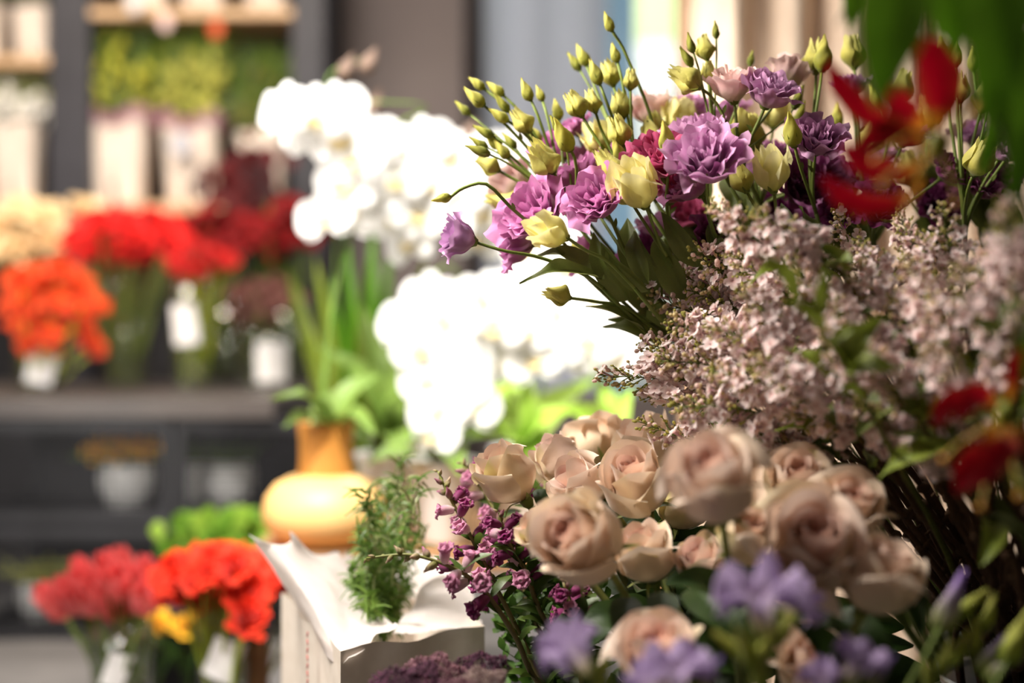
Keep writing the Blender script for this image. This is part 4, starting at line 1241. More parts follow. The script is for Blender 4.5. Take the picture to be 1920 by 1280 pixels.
mb.lathe([(0, -.2), (.045, -.2), (.058, .015), (.06, .015), (.06, .0), (0, .0)], S(90, 60, 45), 20)
mb.build('pot', M_SOIL, t)


# ------------------------------------------------------------------ white orchids
def orchid_mesh(seed):
    rr = random.Random(seed)
    mb = MB()
    w, sh = S(250, 249, 248), S(240, 238, 226)

    def pet(a, L, wd, lift, curve):
        d = np.array([math.cos(a), math.sin(a), 0])
        ribbon(mb, [d * .06 + np.array((0, 0, lift)), d * L * .4 + np.array((0, 0, lift + curve)), d * L * .75 + np.array((0, 0, lift + curve * .8)), d * L + np.array((0, 0, lift - .02))], wd, (0, 0, 1), lambda u, v: mix(sh, w, min(1, v * 3)), nu=9, n=11, fold=.06, wf=lambda v: np.sin(PI * np.clip(v * .86 + .1, 0, 1)) ** .6, ruff=.015, rf=1.5, ph=rr.random() * 6)
    for a in (PI / 2, PI / 2 + 2.2, PI / 2 - 2.2):
        pet(a + rr.uniform(-.05, .05), .95, .62, -.02, .05)
    for a in (.12, PI - .12):
        pet(a + rr.uniform(-.08, .08), 1.0, 1.15, .03, .1)
    return mb.mesh('orchid_bloom', M_ORCHID)


def orchid_lip():
    mb = MB()
    y, w = S(240, 214, 110), S(246, 236, 220)
    mb.blob((0, .04, .12), (.09, .08, .12), w, 8, 6)
    for a in (-PI / 2, -PI / 2 + 1.1, -PI / 2 - 1.1):
        d = np.array([math.cos(a), math.sin(a), 0])
        ribbon(mb, [d * .03 + np.array((0, 0, .05)), d * .2 + np.array((0, 0, .22)), d * .38 + np.array((0, 0, .16))], .26, (0, 0, 1), lambda u, v: mix(y, w, v), nu=5, n=7, wf=lambda v: np.sin(PI * np.clip(v * .8 + .15, 0, 1)), ph=0)
    return mb.mesh('lip', M_ORCHID)


ORCH = [orchid_mesh(i) for i in range(3)]
LIP = orchid_lip()
OBUD = bud_mesh(601, S(118, 96, 82), S(150, 126, 112), .5)
OLEAF_LIT = [leaf_mesh(65 + i, S(160, 196, 76), S(196, 220, 120), .28, .18, .7) for i in range(2)]  # lighter copy of the orchid leaves, strong light put into their green
OLEAF = [leaf_mesh(60 + i, S(104, 132, 54), S(140, 164, 84), .28, .18, .7) for i in range(3)]


def orchid(label, foot, spray, flowers, buds, leaves, pot='ceramic', fw=.108):
    foot = Vector(foot)
    F = np.array(foot)
    t = thing('moth_orchid', label, 'orchid', foot)
    if pot == 'gold':
        k = .1035
        pr = [(0, 0), (k * .5, 0), (k * .78, .012), (k * .96, .034), (k, .056), (k * .95, .08), (k * .8, .1), (k * .58, .112), (k * .44, .116)]
        mb = MB()
        mb.lathe([(k * .44, .115), (k * .42, .14), (k * .42, .17), (k * .45, .197), (k * .45, .2), (k * .4, .2), (k * .36, .17), (0, .165)], S(200, 150, 80), 32)
        mb.build('pot_neck', M_GOLD_SHADE, t)['label'] = 'neck of the golden pot, its shade put into a darker colour'
        zl = .19
    else:
        pr = [(0, 0), (.042, 0), (.046, .005), (.058, .125), (.062, .13), (.062, .138), (.055, .138), (.052, .12), (0, .12)]
        zl = .13
    mb = MB()
    mb.lathe(pr, S(230, 228, 224), 32)
    mb.build('pot', M_GOLD if pot == 'gold' else M_CERAM, t)
    mb = MB()
    for sp in spray:
        mb.tube(spline([foot + Vector((0, 0, zl - .01))] + [P(*q) for q in sp], 22) - F, [.003, .0022, .0012], S(110, 140, 60), 6)
    mb.build('stem', M_STEM, t)
    for px, py, d, ax in flowers:
        s = fw / 2 * R.uniform(.92, 1.08)
        a = (Vector(ax) + Vector((R.uniform(-.25, .25), 0, R.uniform(-.2, .2)))).normalized()
        z = Vector((0, 0, 1))
        m = frame(P(px, py, d) - foot, a, z, (s, s, s)) @ Matrix.Rotation(R.uniform(-.3, .3), 4, 'Z')
        o = part('bloom', R.choice(ORCH), t, m)
        part('lip', LIP, o)
    for px, py, d, w in buds:
        s = w / 2 / FPX * d / .5
        part('bud', OBUD, t, orient(P(px, py, d) - foot - Vector((0, 0, .7 * s)), (R.uniform(.2, .7), -.2, .7), 0, s))
    for e_, w in leaves:
        leaf_part(t, foot, foot + Vector((R.uniform(-.015, .015), R.uniform(-.015, .015), zl - .005)), P(*e_), w / FPX * e_[2], (0, -.8, .6) if foot.x > -.05 else (0, -.5, .9), OLEAF_LIT if foot.x > -.05 else OLEAF)
    return t


TZ = .298
LFT = (-.35, -.9, .1)
FRT = (-.1, -1, .05)
orchid('white moth orchid in the golden round-bellied pot, its spray arching furthest left', (-.303, 2.32, TZ),
       [[(600, 760, 2.32), (640, 500, 2.33), (720, 260, 2.34), (800, 200, 2.3), (640, 190, 2.25), (540, 190, 2.2)], [(612, 700, 2.32), (630, 420, 2.34), (610, 180, 2.36), (640, 122, 2.36), (690, 112, 2.36)]],
       [(536, 208, 2.2, LFT), (598, 222, 2.22, LFT), (640, 262, 2.24, FRT), (585, 250, 2.27, FRT), (640, 205, 2.28, FRT), (665, 300, 2.24, LFT), (650, 345, 2.26, FRT), (610, 408, 2.28, LFT), (655, 395, 2.3, FRT)],
       [(642, 126, 2.36, 34), (682, 114, 2.36, 34), (690, 195, 2.4, 38), (672, 205, 2.4, 30), (462, 247, 2.6, 20)],
       [((530, 715, 2.2), 62), ((545, 775, 2.22), 56), ((700, 690, 2.34), 56), ((690, 775, 2.2), 56), ((650, 720, 2.42), 50)], 'gold')
orchid('white moth orchid with a wide upper spray just right of the golden pot', (-.215, 2.50, TZ),
       [[(720, 740, 2.5), (730, 520, 2.5), (790, 290, 2.46), (860, 270, 2.42), (770, 250, 2.4), (700, 270, 2.38)]],
       [(704, 272, 2.38, LFT), (752, 285, 2.4, FRT), (800, 270, 2.42, FRT), (745, 340, 2.38, LFT), (800, 345, 2.4, FRT), (850, 300, 2.44, FRT), (850, 365, 2.42, FRT), (785, 405, 2.4, FRT), (745, 415, 2.42, LFT), (705, 375, 2.4, LFT), (835, 420, 2.42, FRT), (770, 455, 2.44, LFT)], [],
       [((640, 640, 2.4), 80), ((760, 700, 2.4), 76), ((690, 560, 2.5), 70), ((740, 800, 2.36), 80), ((660, 800, 2.36), 80)])
orchid('white moth orchid whose low spray hangs down in a column above the snapdragons', (-.11, 2.36, TZ),
       [[(830, 800, 2.36), (870, 600, 2.38), (850, 500, 2.36), (800, 540, 2.3), (810, 700, 2.28), (830, 810, 2.26)]],
       [(808, 560, 2.3, FRT), (770, 610, 2.3, LFT), (835, 600, 2.28, FRT), (790, 655, 2.28, FRT), (845, 665, 2.28, FRT), (805, 715, 2.28, LFT), (860, 725, 2.27, FRT), (825, 770, 2.26, FRT), (880, 765, 2.27, FRT), (815, 815, 2.26, LFT), (870, 680, 2.3, FRT)], [],
       [((760, 800, 2.24), 80), ((900, 800, 2.3), 80), ((700, 840, 2.26), 70), ((860, 850, 2.2), 80)])
orchid('white moth orchid with a big bright spray directly below the lisianthus leaves', (.03, 2.42, TZ),
       [[(985, 780, 2.42), (1010, 560, 2.42), (1080, 480, 2.4), (980, 520, 2.34), (900, 570, 2.3)]],
       [(905, 560, 2.3, LFT), (950, 565, 2.32, FRT), (1000, 545, 2.34, FRT), (930, 615, 2.3, LFT), (985, 620, 2.32, FRT), (1045, 590, 2.34, FRT), (1000, 680, 2.32, FRT), (950, 680, 2.34, LFT), (1060, 660, 2.33, FRT), (1090, 610, 2.36, FRT), (1000, 480, 2.4, FRT), (1065, 500, 2.4, FRT)], [],
       [((920, 790, 2.26), 80), ((1040, 750, 2.26), 86), ((985, 740, 2.3), 70), ((1010, 840, 2.28), 80), ((930, 700, 2.46), 60), ((1060, 860, 2.26), 80)])
orchid('white moth orchid filling the bright gap behind the left tip of the lilac', (.16, 2.34, TZ),
       [[(1140, 780, 2.34), (1150, 560, 2.36), (1130, 520, 2.36), (1110, 640, 2.3), (1120, 760, 2.28)]],
       [(1110, 560, 2.34, FRT), (1160, 600, 2.34, FRT), (1105, 640, 2.3, LFT), (1150, 670, 2.3, FRT), (1190, 640, 2.36, FRT)], [],
       [((1170, 740, 2.26), 80), ((1095, 760, 2.22), 80), ((1130, 720, 2.3), 70), ((1200, 840, 2.3), 80)])
orchid('white moth orchid showing behind the fanned lisianthus buds', (.02, 2.62, TZ),
       [[(1010, 740, 2.62), (1060, 520, 2.62), (1060, 300, 2.6), (980, 270, 2.56), (900, 300, 2.5)]],
       [(900, 300, 2.5, LFT), (935, 340, 2.5, FRT), (905, 400, 2.5, LFT), (955, 290, 2.54, FRT), (990, 340, 2.55, FRT), (950, 430, 2.5, FRT), (1000, 420, 2.54, FRT), (880, 350, 2.5, FRT), (1040, 360, 2.56, FRT), (1050, 440, 2.56, FRT), (900, 450, 2.52, FRT)], [(872, 246, 2.56, 30)],
       [((960, 680, 2.6), 70), ((1100, 700, 2.6), 70)])

t = thing('display_table', 'low brown wooden table under the white orchids', 'table', (-.09, 2.46, 0))
mb = MB()
mb.box((-.33, -.26, TZ - .025), (.36, .30, TZ), S(200, 170, 130))
mb.build('tabletop', M_WOODD, t, smooth=False)
for x in (-.31, .33):
    for y in (-.24, .27):
        mb = MB()
        mb.box((x - .018, y - .018, 0), (x + .018, y + .018, TZ - .025), S(200, 170, 130))
        mb.build('leg', M_WOODD, t, smooth=False)

# tall strap leaved plant standing behind the orchids
foot = Vector((-.28, 2.72, 0))
t = thing('strap_leaf_plant', 'tall plant with long green strap leaves behind the orchid in the golden pot', 'plant', foot)
mb = MB()
mb.lathe([(0, 0), (.06, 0), (.075, .16), (.08, .16), (.07, .15), (0, .15)], S(60, 58, 56), 20)
mb.build('pot', M_BLACK, t)
for e_, w in (((650, 430, 2.7), 44), ((700, 400, 2.72), 50), ((735, 440, 2.7), 44), ((620, 520, 2.68), 44), ((690, 500, 2.66), 56), ((590, 470, 2.74), 40), ((755, 560, 2.66), 50), ((640, 600, 2.6), 54), ((560, 520, 2.72), 44), ((800, 470, 2.74), 44), ((540, 480, 2.8), 40)):
    leaf_part(t, foot, foot + Vector((R.uniform(-.02, .02), R.uniform(-.02, .02), .15)), P(*e_), w / FPX * 2.7, (.1, -1, .3), BRIGHT_LEAF if R.random() < .4 else FL_LEAF)

# ------------------------------------------------------------------ background flowers in vases
CARN = {k: [ruffle_mesh(700 + 10 * i + j, c, e, u, n=9, H=.9, ruff=.14, nu=8, nv=5) for j in range(2)] for i, (k, c, e, u) in enumerate((
    ('red', S(226, 22, 22), S(240, 44, 34), S(150, 14, 16)), ('dark red', S(150, 8, 14), S(176, 18, 24), S(90, 6, 10)), ('orange', S(238, 78, 26), S(246, 110, 50), S(200, 50, 18)),
    ('peach', S(255, 222, 170), S(255, 238, 200), S(250, 196, 130)), ('pink brown', S(112, 66, 60), S(140, 92, 82), S(80, 66, 44)), ('orange red', S(232, 46, 24), S(244, 72, 36), S(190, 30, 20)), ('mid red', S(196, 22, 20), S(214, 40, 30), S(120, 12, 12)), ('yellow', S(240, 176, 30), S(250, 200, 60), S(200, 130, 20))))}


def tulip_mesh(seed):
    rr = random.Random(seed)
    mb = MB()
    for k in range(6):
        petal(mb, k * PI / 3 * 1 + (k % 2) * .2, .1, .5, .42, 1.55, .75, lambda u, v: mix(mix(S(246, 200, 170), S(240, 96, 102), min(1, v * 1.8 + .1)), S(254, 176, 164), abs(u) * .7 * v), nu=6, nv=7, vb=.45, lip=.12 * rr.random(), drop=.4, point=.15, zp=.95, rr=rr)
    return mb.mesh('tulip_bloom', M_UNIT)


TUL = [tulip_mesh(i) for i in range(3)]
STEMM = {}


def stem_mesh(c, key):
    if key not in STEMM:
        mb = MB()
        mb.tube([(0, 0, 0), (.006, 0, .33), (-.004, .003, .66), (0, 0, 1)], [.006, .004], c, 5)
        STEMM[key] = mb.mesh('stem', M_STEM)
    return STEMM[key]


def unit_to(a, b, w):
    d = Vector(b) - Vector(a)
    return orient(a, d, 0, (w, w, d.length))


def vase(label, px0, px1, ytop, d, zb, tagpos=None, tilt=0.):
    """clear glass cylinder vase standing at zb"""
    cx = ((px0 + px1) / 2 - 960) / FPX * d
    r = (px1 - px0) / 2 / FPX * d
    h = HC - (ytop - 640) / FPX * d - zb
    t = thing('glass_vase', label, 'vase', (cx, d, zb))
    mb = MB()
    mb.lathe([(0, .0), (r * .82, .0), (r * .85, .004), (r * .9, h * .5), (r, h), (r * .97, h), (r * .87, h * .5), (r * .8, .012), (0, .012)], S(220, 230, 220), 28)
    mb.build('glass', M_GLASS, t)
    mb = MB()
    mb.lathe([(0, .014), (r * .78, .014), (r * .86, h * .55), (0, h * .55)], S(200, 220, 160), 20)
    mb.build('water', M_WATER, t)
    if tagpos:
        tx, ty, tw, th = tagpos
        c = P(tx, ty, d - r * 1.02) - Vector((cx, d, zb))
        w, hh = tw / 2 / FPX * d, th / 2 / FPX * d
        mb = MB()
        n = 7
        g = np.zeros((2, n, 3))
        for i in range(n):
            u = -1 + 2 * i / (n - 1)
            for j in range(2):
                x, z = u * w, (j * 2 - 1) * hh
                x, z = x * math.cos(tilt) - z * math.sin(tilt), x * math.sin(tilt) + z * math.cos(tilt)
                X = c.x + x
                g[j, i] = (X, -math.sqrt(max(1e-6, (r * 1.03) ** 2 - min(X * X, (r * .98) ** 2))) - .001, c.z + z)
        mb.grid(g, S(240, 240, 240))
        o = mb.build('price_tag', M_TAG, t)
        o['label'] = 'white price tag'
    return cx, d, zb, r, h


def bunch(v, heads, kind, label, group, cat='flower', size=.03, name='carnation', dirs=.5, stemc=S(96, 120, 30)):
    cx, d, zb, r, h = v
    for px, py, dd in heads:
        c = P(px, py, dd)
        a = R.random() * 6.28
        foot = Vector((cx + r * .55 * math.cos(a), d + r * .55 * math.sin(a), zb + .015))
        t = thing(name, label, cat, foot, group)
        ax = Vector(((c.x - cx) * 3, -dirs + (dd - d), .6)).normalized()
        s = size * R.uniform(.85, 1.15)
        lib = TUL if kind == 'tulip' else CARN[kind]
        H = 1.4 if kind == 'tulip' else .5
        b = c - ax * s * H * .5
        part('bloom', R.choice(lib), t, orient(b - foot, ax, R.random() * 6, s))
        part('stem', stem_mesh(stemc, str(stemc)), t, unit_to((0, 0, 0), b - foot, .55))


def scatter(x0, y0, x1, y1, d, n, dd=.12, seed=0):
    rr = random.Random(seed)
    out = []
    cx, cy, rx, ry = (x0 + x1) / 2, (y0 + y1) / 2, (x1 - x0) / 2, (y1 - y0) / 2
    k = 0
    while len(out) < n:
        f = math.sqrt((k + .5) / n) if k < n else math.sqrt(rr.random())
        a = k * 2.39996
        k += 1
        out.append((cx + rx * f * math.cos(a) * .95, cy + ry * f * math.sin(a) * .95, d + rr.uniform(-dd, dd)))
    return out


ZT = .51      # black counter top
GR, GY = S(96, 124, 36), S(184, 194, 50)
va = vase('glass vase of orange-red flowers at the left edge of the black counter', 30, 120, 620, 3.35, ZT, (76, 682, 46, 74), -.2)
bunch(va, scatter(0, 505, 185, 640, 3.3, 24, .1, 1), 'orange', 'orange-red ranunculus in the left vase on the black counter, above its white tag', 'orange-red ranunculus at the left end of the counter', size=.032, name='ranunculus', stemc=GY)
bunch(va, [(165, 640, 3.28), (172, 660, 3.28), (60, 650, 3.24), (95, 650, 3.24), (40, 620, 3.3)], 'orange', 'orange-red ranunculus in the left vase on the black counter, above its white tag', 'orange-red ranunculus at the left end of the counter', size=.03, name='ranunculus', stemc=GY)
vb_ = vase('glass vase holding the wide bright red bunch on the black counter', 188, 286, 500, 3.65, ZT)
bunch(vb_, scatter(120, 400, 350, 500, 3.6, 44, .12, 2), 'red', 'bright red carnation in the wide red bunch on the black counter', 'bright red carnations in the widest bunch', size=.034, stemc=S(150, 166, 84))
vc = vase('narrow glass vase with a white tag on its yellow green stems, centre of the counter', 318, 402, 520, 3.5, ZT, (346, 607, 46, 76), .12)
bunch(vc, scatter(312, 470, 435, 525, 3.5, 16, .08, 3), 'mid red', 'red carnation in the narrow vase with the tagged yellow green stems', 'red carnations in the narrow tagged vase', size=.028, stemc=GY)
vd = vase('glass vase of dusty brown-pink flowers with a white tag, right end of the counter', 440, 545, 610, 3.5, ZT, (507, 678, 52, 76), 0)
bunch(vd, scatter(425, 520, 560, 620, 3.5, 15, .1, 4), 'pink brown', 'dusty brown-pink bloom in the tagged vase at the right end of the counter', 'dusty brown-pink blooms in one vase', size=.024, name='scabious')
ve = vase('glass vase of dark red flowers standing behind the narrow tagged vase', 380, 480, 560, 3.95, ZT)
bunch(ve, scatter(330, 395, 470, 480, 3.95, 18, .1, 5), 'dark red', 'dark red carnation behind the narrow tagged vase', 'dark red carnations in the middle of the counter', size=.036)
vf = vase('glass vase of dark red flowers at the back right of the counter', 500, 580, 560, 3.95, ZT)
bunch(vf, scatter(460, 385, 600, 480, 3.95, 24, .1, 6), 'dark red', 'dark red carnation in the right back bunch beside the grey post', 'dark red carnations beside the grey post', size=.038)
vg = vase('glass vase of peach roses at the back left of the counter', 20, 110, 560, 3.85, ZT)
bunch(vg, scatter(-30, 385, 130, 500, 3.85, 20, .1, 7) + [(150, 395, 3.9), (180, 400, 3.95)], 'peach', 'peach rose in the bunch at the back left of the black counter', 'peach roses at the back left of the counter', size=.044, name='peach_rose')

# nearer vases on the floor, bottom left
vh = vase('glass vase of red tulips on the floor before the black crates, tag on its front', 165, 290, 1165, 2.3, 0, (217, 1258, 42, 66), -.35)
bunch(vh, scatter(120, 1065, 310, 1150, 2.28, 24, .08, 8) + [(110, 1140, 2.25), (135, 1115, 2.25), (100, 1130, 2.3)], 'tulip', 'pinkish red tulip in the bunch on the floor before the black crates', 'red tulips in the floor vase', size=.038, name='tulip')
vi = vase('glass vase of orange-red flowers on the floor right of the tulips, tag on its front', 368, 478, 1150, 2.2, 0, (418, 1238, 58, 76), -.4)
bunch(vi, scatter(315, 1045, 520, 1130, 2.18, 28, .07, 9) + [(465, 1160, 2.1), (540, 1030, 2.3), (560, 1060, 2.3), (620, 1020, 2.3)], 'orange red', 'orange-red ranunculus in the floor vase right of the tulips', 'orange-red ranunculus in the floor vase', size=.032, name='ranunculus', stemc=S(150, 164, 50))
# leaves and a plant behind them
foot = Vector((-.60, 2.62, 0))
t = thing('leafy_plant', 'bushy green plant in a dark pot behind the orange-red floor bunch', 'plant', foot)
mb = MB()
mb.lathe([(0, 0), (.07, 0), (.085, .15), (.09, .15), (.08, .14), (0, .14)], S(60, 58, 56), 20)
mb.build('pot', M_BLACK, t)
mb, lm = MB(), MB()
for k in range(150):
    e = P(R.gauss(430, 55), R.uniform(950, 1060), 2.6 + R.uniform(-.08, .08)) - foot
    a = e * .82 + Vector((0, 0, .02))
    if k % 5 == 0:
        mb.tube([(0, 0, .13), tuple(a * .6 + Vector((0, 0, .06))), tuple(a)], [.002, .001], GR, 4)
    ribbon(lm, [a, (a + e) * .5 + Vector((0, 0, .01)), e], .03, (0, -.8, .7), lambda u, v, q=R.random(): mix(S(84, 128, 36), S(140, 170, 60), q), nu=3, n=5, ph=0)
mb.build('stem', M_STEM, t)
lm.build('foliage', M_LEAF, t)
for px, py, d, lab in ((295, 1175, 2.5, 'small yellow flower head low between the tulips and the orange-red bunch'), (350, 1180, 2.45, 'small amber flower head low beside the tagged floor vase')):
    foot = Vector(((px - 960) / FPX * d, d, 0))
    t = thing('marigold', lab, 'flower', foot)
    c = P(px, py, d)
    part('bloom', CARN['yellow'][0], t, orient(c - foot, (0, -.6, .7), 0, .024))
    part('stem', stem_mesh(GR, 'm'), t, unit_to((0, 0, 0), c - foot, .6))
    for k in range(4):
        leaf_part(t, foot, foot + Vector((0, 0, .04 + .02 * k)), foot + Vector((R.uniform(-.06, .06), -.03, .1 + .02 * k)), .02, (0, -1, .4), DARK_LEAF)

# ------------------------------------------------------------------ black counter and crates
t = thing('counter', 'long black counter top carrying the vases, over the black crates', 'counter', (-1.1, 3.6, 0))
X0, X1 = -1.75, .60
mb = MB()
mb.box((X0, -.62, ZT - .04), (X1, .66, ZT), S(70, 64, 60))
mb.build('counter_top', M_TOP, t, smooth=False)
for x in (X0 + .03, X1 - .05):
    mb = MB()
    mb.box((x - .02, .58, 0), (x + .02, .62, ZT - .04), S(30, 30, 30))
    mb.build('leg', M_BLACK, t, smooth=False)


def crate(label, x0, x1, z0, z1, y=3.0, depth=.4):
    t = thing('crate', label, 'crate', ((x0 + x1) / 2, y + depth / 2, z0))
    w, dp, h = (x1 - x0) / 2, depth / 2, z1 - z0
    b = .022
    bl = S(30, 30, 34)
    mb = MB()
    for sx in (-1, 1):
        for sy in (-1, 1):
            mb.box((sx * w - (b if sx > 0 else 0), sy * dp - (b if sy > 0 else 0), 0), (sx * w + (b if sx < 0 else 0), sy * dp + (b if sy < 0 else 0), h), bl)
    for z in (0, h - b * 1.3):
        for sy in (-1, 1):
            mb.box((-w + b, sy * dp - (b if sy > 0 else 0), z), (w - b, sy * dp + (b if sy < 0 else 0), z + b * 1.3), bl)
        for sx in (-1, 1):
            mb.box((sx * w - (b if sx > 0 else 0), -dp + b, z), (sx * w + (b if sx < 0 else 0), dp - b, z + b * 1.3), bl)
    mb.box((-w + .004, -dp + .004, .004), (w - .004, dp - .004, .01), bl)
    mb.build('frame', M_BLACK, t, smooth=False)
    for sy, nm in ((-1, 'front_lattice'), (1, 'back_panel')):
        mb = MB()
        yy = sy * (dp - .006)
        if sy > 0:
            mb.box((-w + .01, yy - .002, .01), (w - .01, yy + .002, h - .01), bl)
        else:
            n = int((2 * w) / .019)
            for k in range(n + 1):
                x = -w + b + k * (2 * w - 2 * b) / n
                mb.box((x - .0018, yy - .0015, b), (x + .0018, yy + .0015, h - b), bl)
            m = int(h / .019)
            for k in range(m + 1):
                z = b + k * (h - 2 * b) / m
                mb.box((-w + b, yy - .002, z - .0018), (w - b, yy + .002, z + .0018), bl)
        mb.build(nm, M_BLACK, t, smooth=False)
    return t


cx = lambda px, d=3.0: (px - 960) / FPX * d
crate('black lattice crate of the upper row with yellow flowers inside, left', cx(-60), cx(322), .245, .468)
crate('black lattice crate of the upper row right of the one with yellow flowers', cx(328), cx(640), .245, .468)
crate('black lattice crate standing on the floor at the left', cx(-60), cx(322), .0, .240)
crate('black lattice crate standing on the floor behind the floor bunches', cx(328), cx(640), .0, .240)
for px, py, w, z0, lab, col in ((240, 900, 110, .256, 'white round pot with yellow flowers inside the upper left crate', 'yellow'), (430, 895, 100, .256, 'white round pot inside the upper right crate', 'g'), (78, 1115, 90, .011, 'white pot with a yellow green plant inside the lower left crate', 'lime'), (365, 880, 50, .256, 'small pale pot at the left side of the upper right crate', 'g')):
    d = 3.16
    c = P(px, py, d)
    r = w / 2 / FPX * d
    foot = Vector((c.x, d, z0))
    t = thing('potted_flower', lab, 'plant', foot)
    mb = MB()
    h = max(.06, c.z + r * .6 - z0)
    mb.lathe([(0, 0), (r * .6, 0), (r * .95, h * .45), (r, h * .75), (r * .85, h), (r * .8, h), (r * .8, h * .9), (0, h * .9)], S(230, 228, 224), 24)
    mb.build('pot', M_CERAM, t)
    lm = MB()
    for k in range(40):
        e = Vector((R.gauss(0, r * .9), R.gauss(0, r * .4), h + R.uniform(.01, .06)))
        b = Vector((e.x * .3, e.y * .3, h * .9))
        ribbon(lm, [b, (b + e) * .5 + Vector((0, 0, .01)), e], .012, (0, -1, .4), lambda u, v: S(96, 120, 40) if col != 'lime' else S(190, 190, 90), nu=3, n=4, ph=0)
    lm.build('foliage', M_LEAF, t)
    if col == 'yellow':
        for bx, by in ((205, 820), (262, 838), (280, 845), (225, 850), (178, 850), (195, 840), (250, 825)):
            q = P(bx, by, d - .02)
            q.z = min(q.z, .43)
            part('bloom', CARN['yellow'][0], t, orient(q - foot, (0, -.7, .5), 0, .027))

# ------------------------------------------------------------------ shelving unit with wrapped pots
D0 = 4.35
t = thing('shelving_unit', 'tall charcoal shelving unit with pale wooden shelf boards behind the counter', 'shelf', (cx(330, D0), D0, 0))
ox = cx(330, D0)
XP = [(cx(92, D0) - ox, cx(168, D0) - ox), (cx(548, D0) - ox, cx(606, D0) - ox), (cx(-330, D0) - ox, cx(-270, D0) - ox)]
for a, b in XP:
    mb = MB()
    mb.box((a, 0, 0), (b, .34, 2.3), S(46, 45, 50))
    mb.build('post', M_SHELFM, t, smooth=False)
zs = lambda py: HC - (py - 640) / FPX * D0
for a, b, z in ((XP[0][1], XP[1][0], zs(32)), (XP[0][1], XP[1][0], zs(398)), (XP[2][1], XP[0][0], zs(122)), (XP[2][1], XP[0][0], zs(398))):
    mb = MB()
    mb.box((a, .0, z), (b, .34, z + .03), S(210, 180, 140))
    mb.build('shelf_board', M_WOOD, t, smooth=False)
mb = MB()
mb.box((XP[2][0], .345, 0), (XP[1][1], .355, 2.3), S(20, 20, 20))
mb.build('back_panel', M_BLACK, t, smooth=False)
SZ = {'low': zs(398) + .03, 'top': zs(32) + .03, 'left': zs(122) + .03}


def wrapped(label, px0, px1, ytop, shelf, d=4.48, mauve=False, plant='grass', ph=200, colors=(S(48, 76, 14), S(112, 138, 32)), accent=None, na=0, spread=1.):
    r = (px1 - px0) / 2 / FPX * d
    z0 = SZ[shelf]
    foot = Vector((cx((px0 + px1) / 2, d), d, z0))
    h = HC - (ytop - 640) / FPX * d - z0
    t = thing('wrapped_pot_plant', label, 'plant', foot)
    n, m = 32, 10
    g = np.zeros((m, n, 3))
    for j in range(m):
        for i in range(n):
            a = i * 2 * PI / n
            v = j / (m - 1)
            k = r * (.8 + .2 * v) * (1 + .03 * math.sin(9 * a + 3 * v) + .05 * max(0, v - .8) * 5 * math.sin(5 * a))
            sq = 1 / max(abs(math.cos(a)), abs(math.sin(a))) ** .6
            g[j, i] = (k * math.cos(a) * sq * .9, k * math.sin(a) * sq * .75, h * v * (1 + .03 * math.sin(4 * a)))
    mb = MB()
    mb.grid(g, S(235, 220, 205), close=True)
    mb.build('paper_wrap', M_WRAP, t)
    if mauve:
        gg = []
        for j in range(5):
            v = j / 4
            row = []
            for i in range(n):
                a = i * 2 * PI / n
                k = r * (.95 + .28 * v) * (1 + .06 * v * math.sin(7 * a))
                row.append((k * math.cos(a), k * math.sin(a) * .8, h * .93 + .05 * v + .018 * v * math.sin(5 * a)))
            gg.append(row)
        mb = MB()
        mb.grid(np.array(gg), S(200, 150, 160), close=True)
        mb.build('tissue_collar', M_MAUVE, t)
    mb = MB()
    mb.lathe([(0, 0), (r * .6, 0), (r * .72, h * .85), (r * .66, h * .85), (0, h * .8)], S(80, 50, 40), 18)
    mb.build('pot', M_SOIL, t)
    lm = MB()
    top = ph / FPX * d
    for k in range(300):
        b = np.array((R.gauss(0, r * .3), R.gauss(0, r * .2), h * .8))
        e = np.array((R.gauss(0, r * .75 * spread), R.gauss(0, r * .3), h + top * R.uniform(.25, 1)))
        q = R.random()
        c = mix(colors[0], colors[1], q)
        if plant == 'grass':
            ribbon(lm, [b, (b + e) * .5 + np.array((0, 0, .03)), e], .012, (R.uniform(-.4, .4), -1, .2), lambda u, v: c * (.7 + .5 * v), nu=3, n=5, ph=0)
        else:
            f = b + (e - b) * R.uniform(.6, .95)
            ribbon(lm, [f, (f + e) * .5 + np.array((0, -.01, .01)), e + np.array((R.gauss(0, .015), -.02, 0))], .03, (R.uniform(-.5, .5), -1, .6), lambda u, v: c, nu=3, n=5, ph=0)
    lm.build('foliage', M_LEAF, t)
    if accent is not None:
        mb = MB()
        for k in range(na):
            ka = (k % 5) * 1.7
            mb.blob((r * .7 * spread * math.sin(ka * 2.1) + R.gauss(0, r * .22), R.gauss(-.04, r * .2), h + top * (.5 + .3 * math.sin(ka * 3.3)) + R.gauss(0, top * .1)), (.013, .013, .018), accent * R.uniform(.8, 1.1), 6, 5)
        mb.build('blossom', M_PETAL, t)
    return t


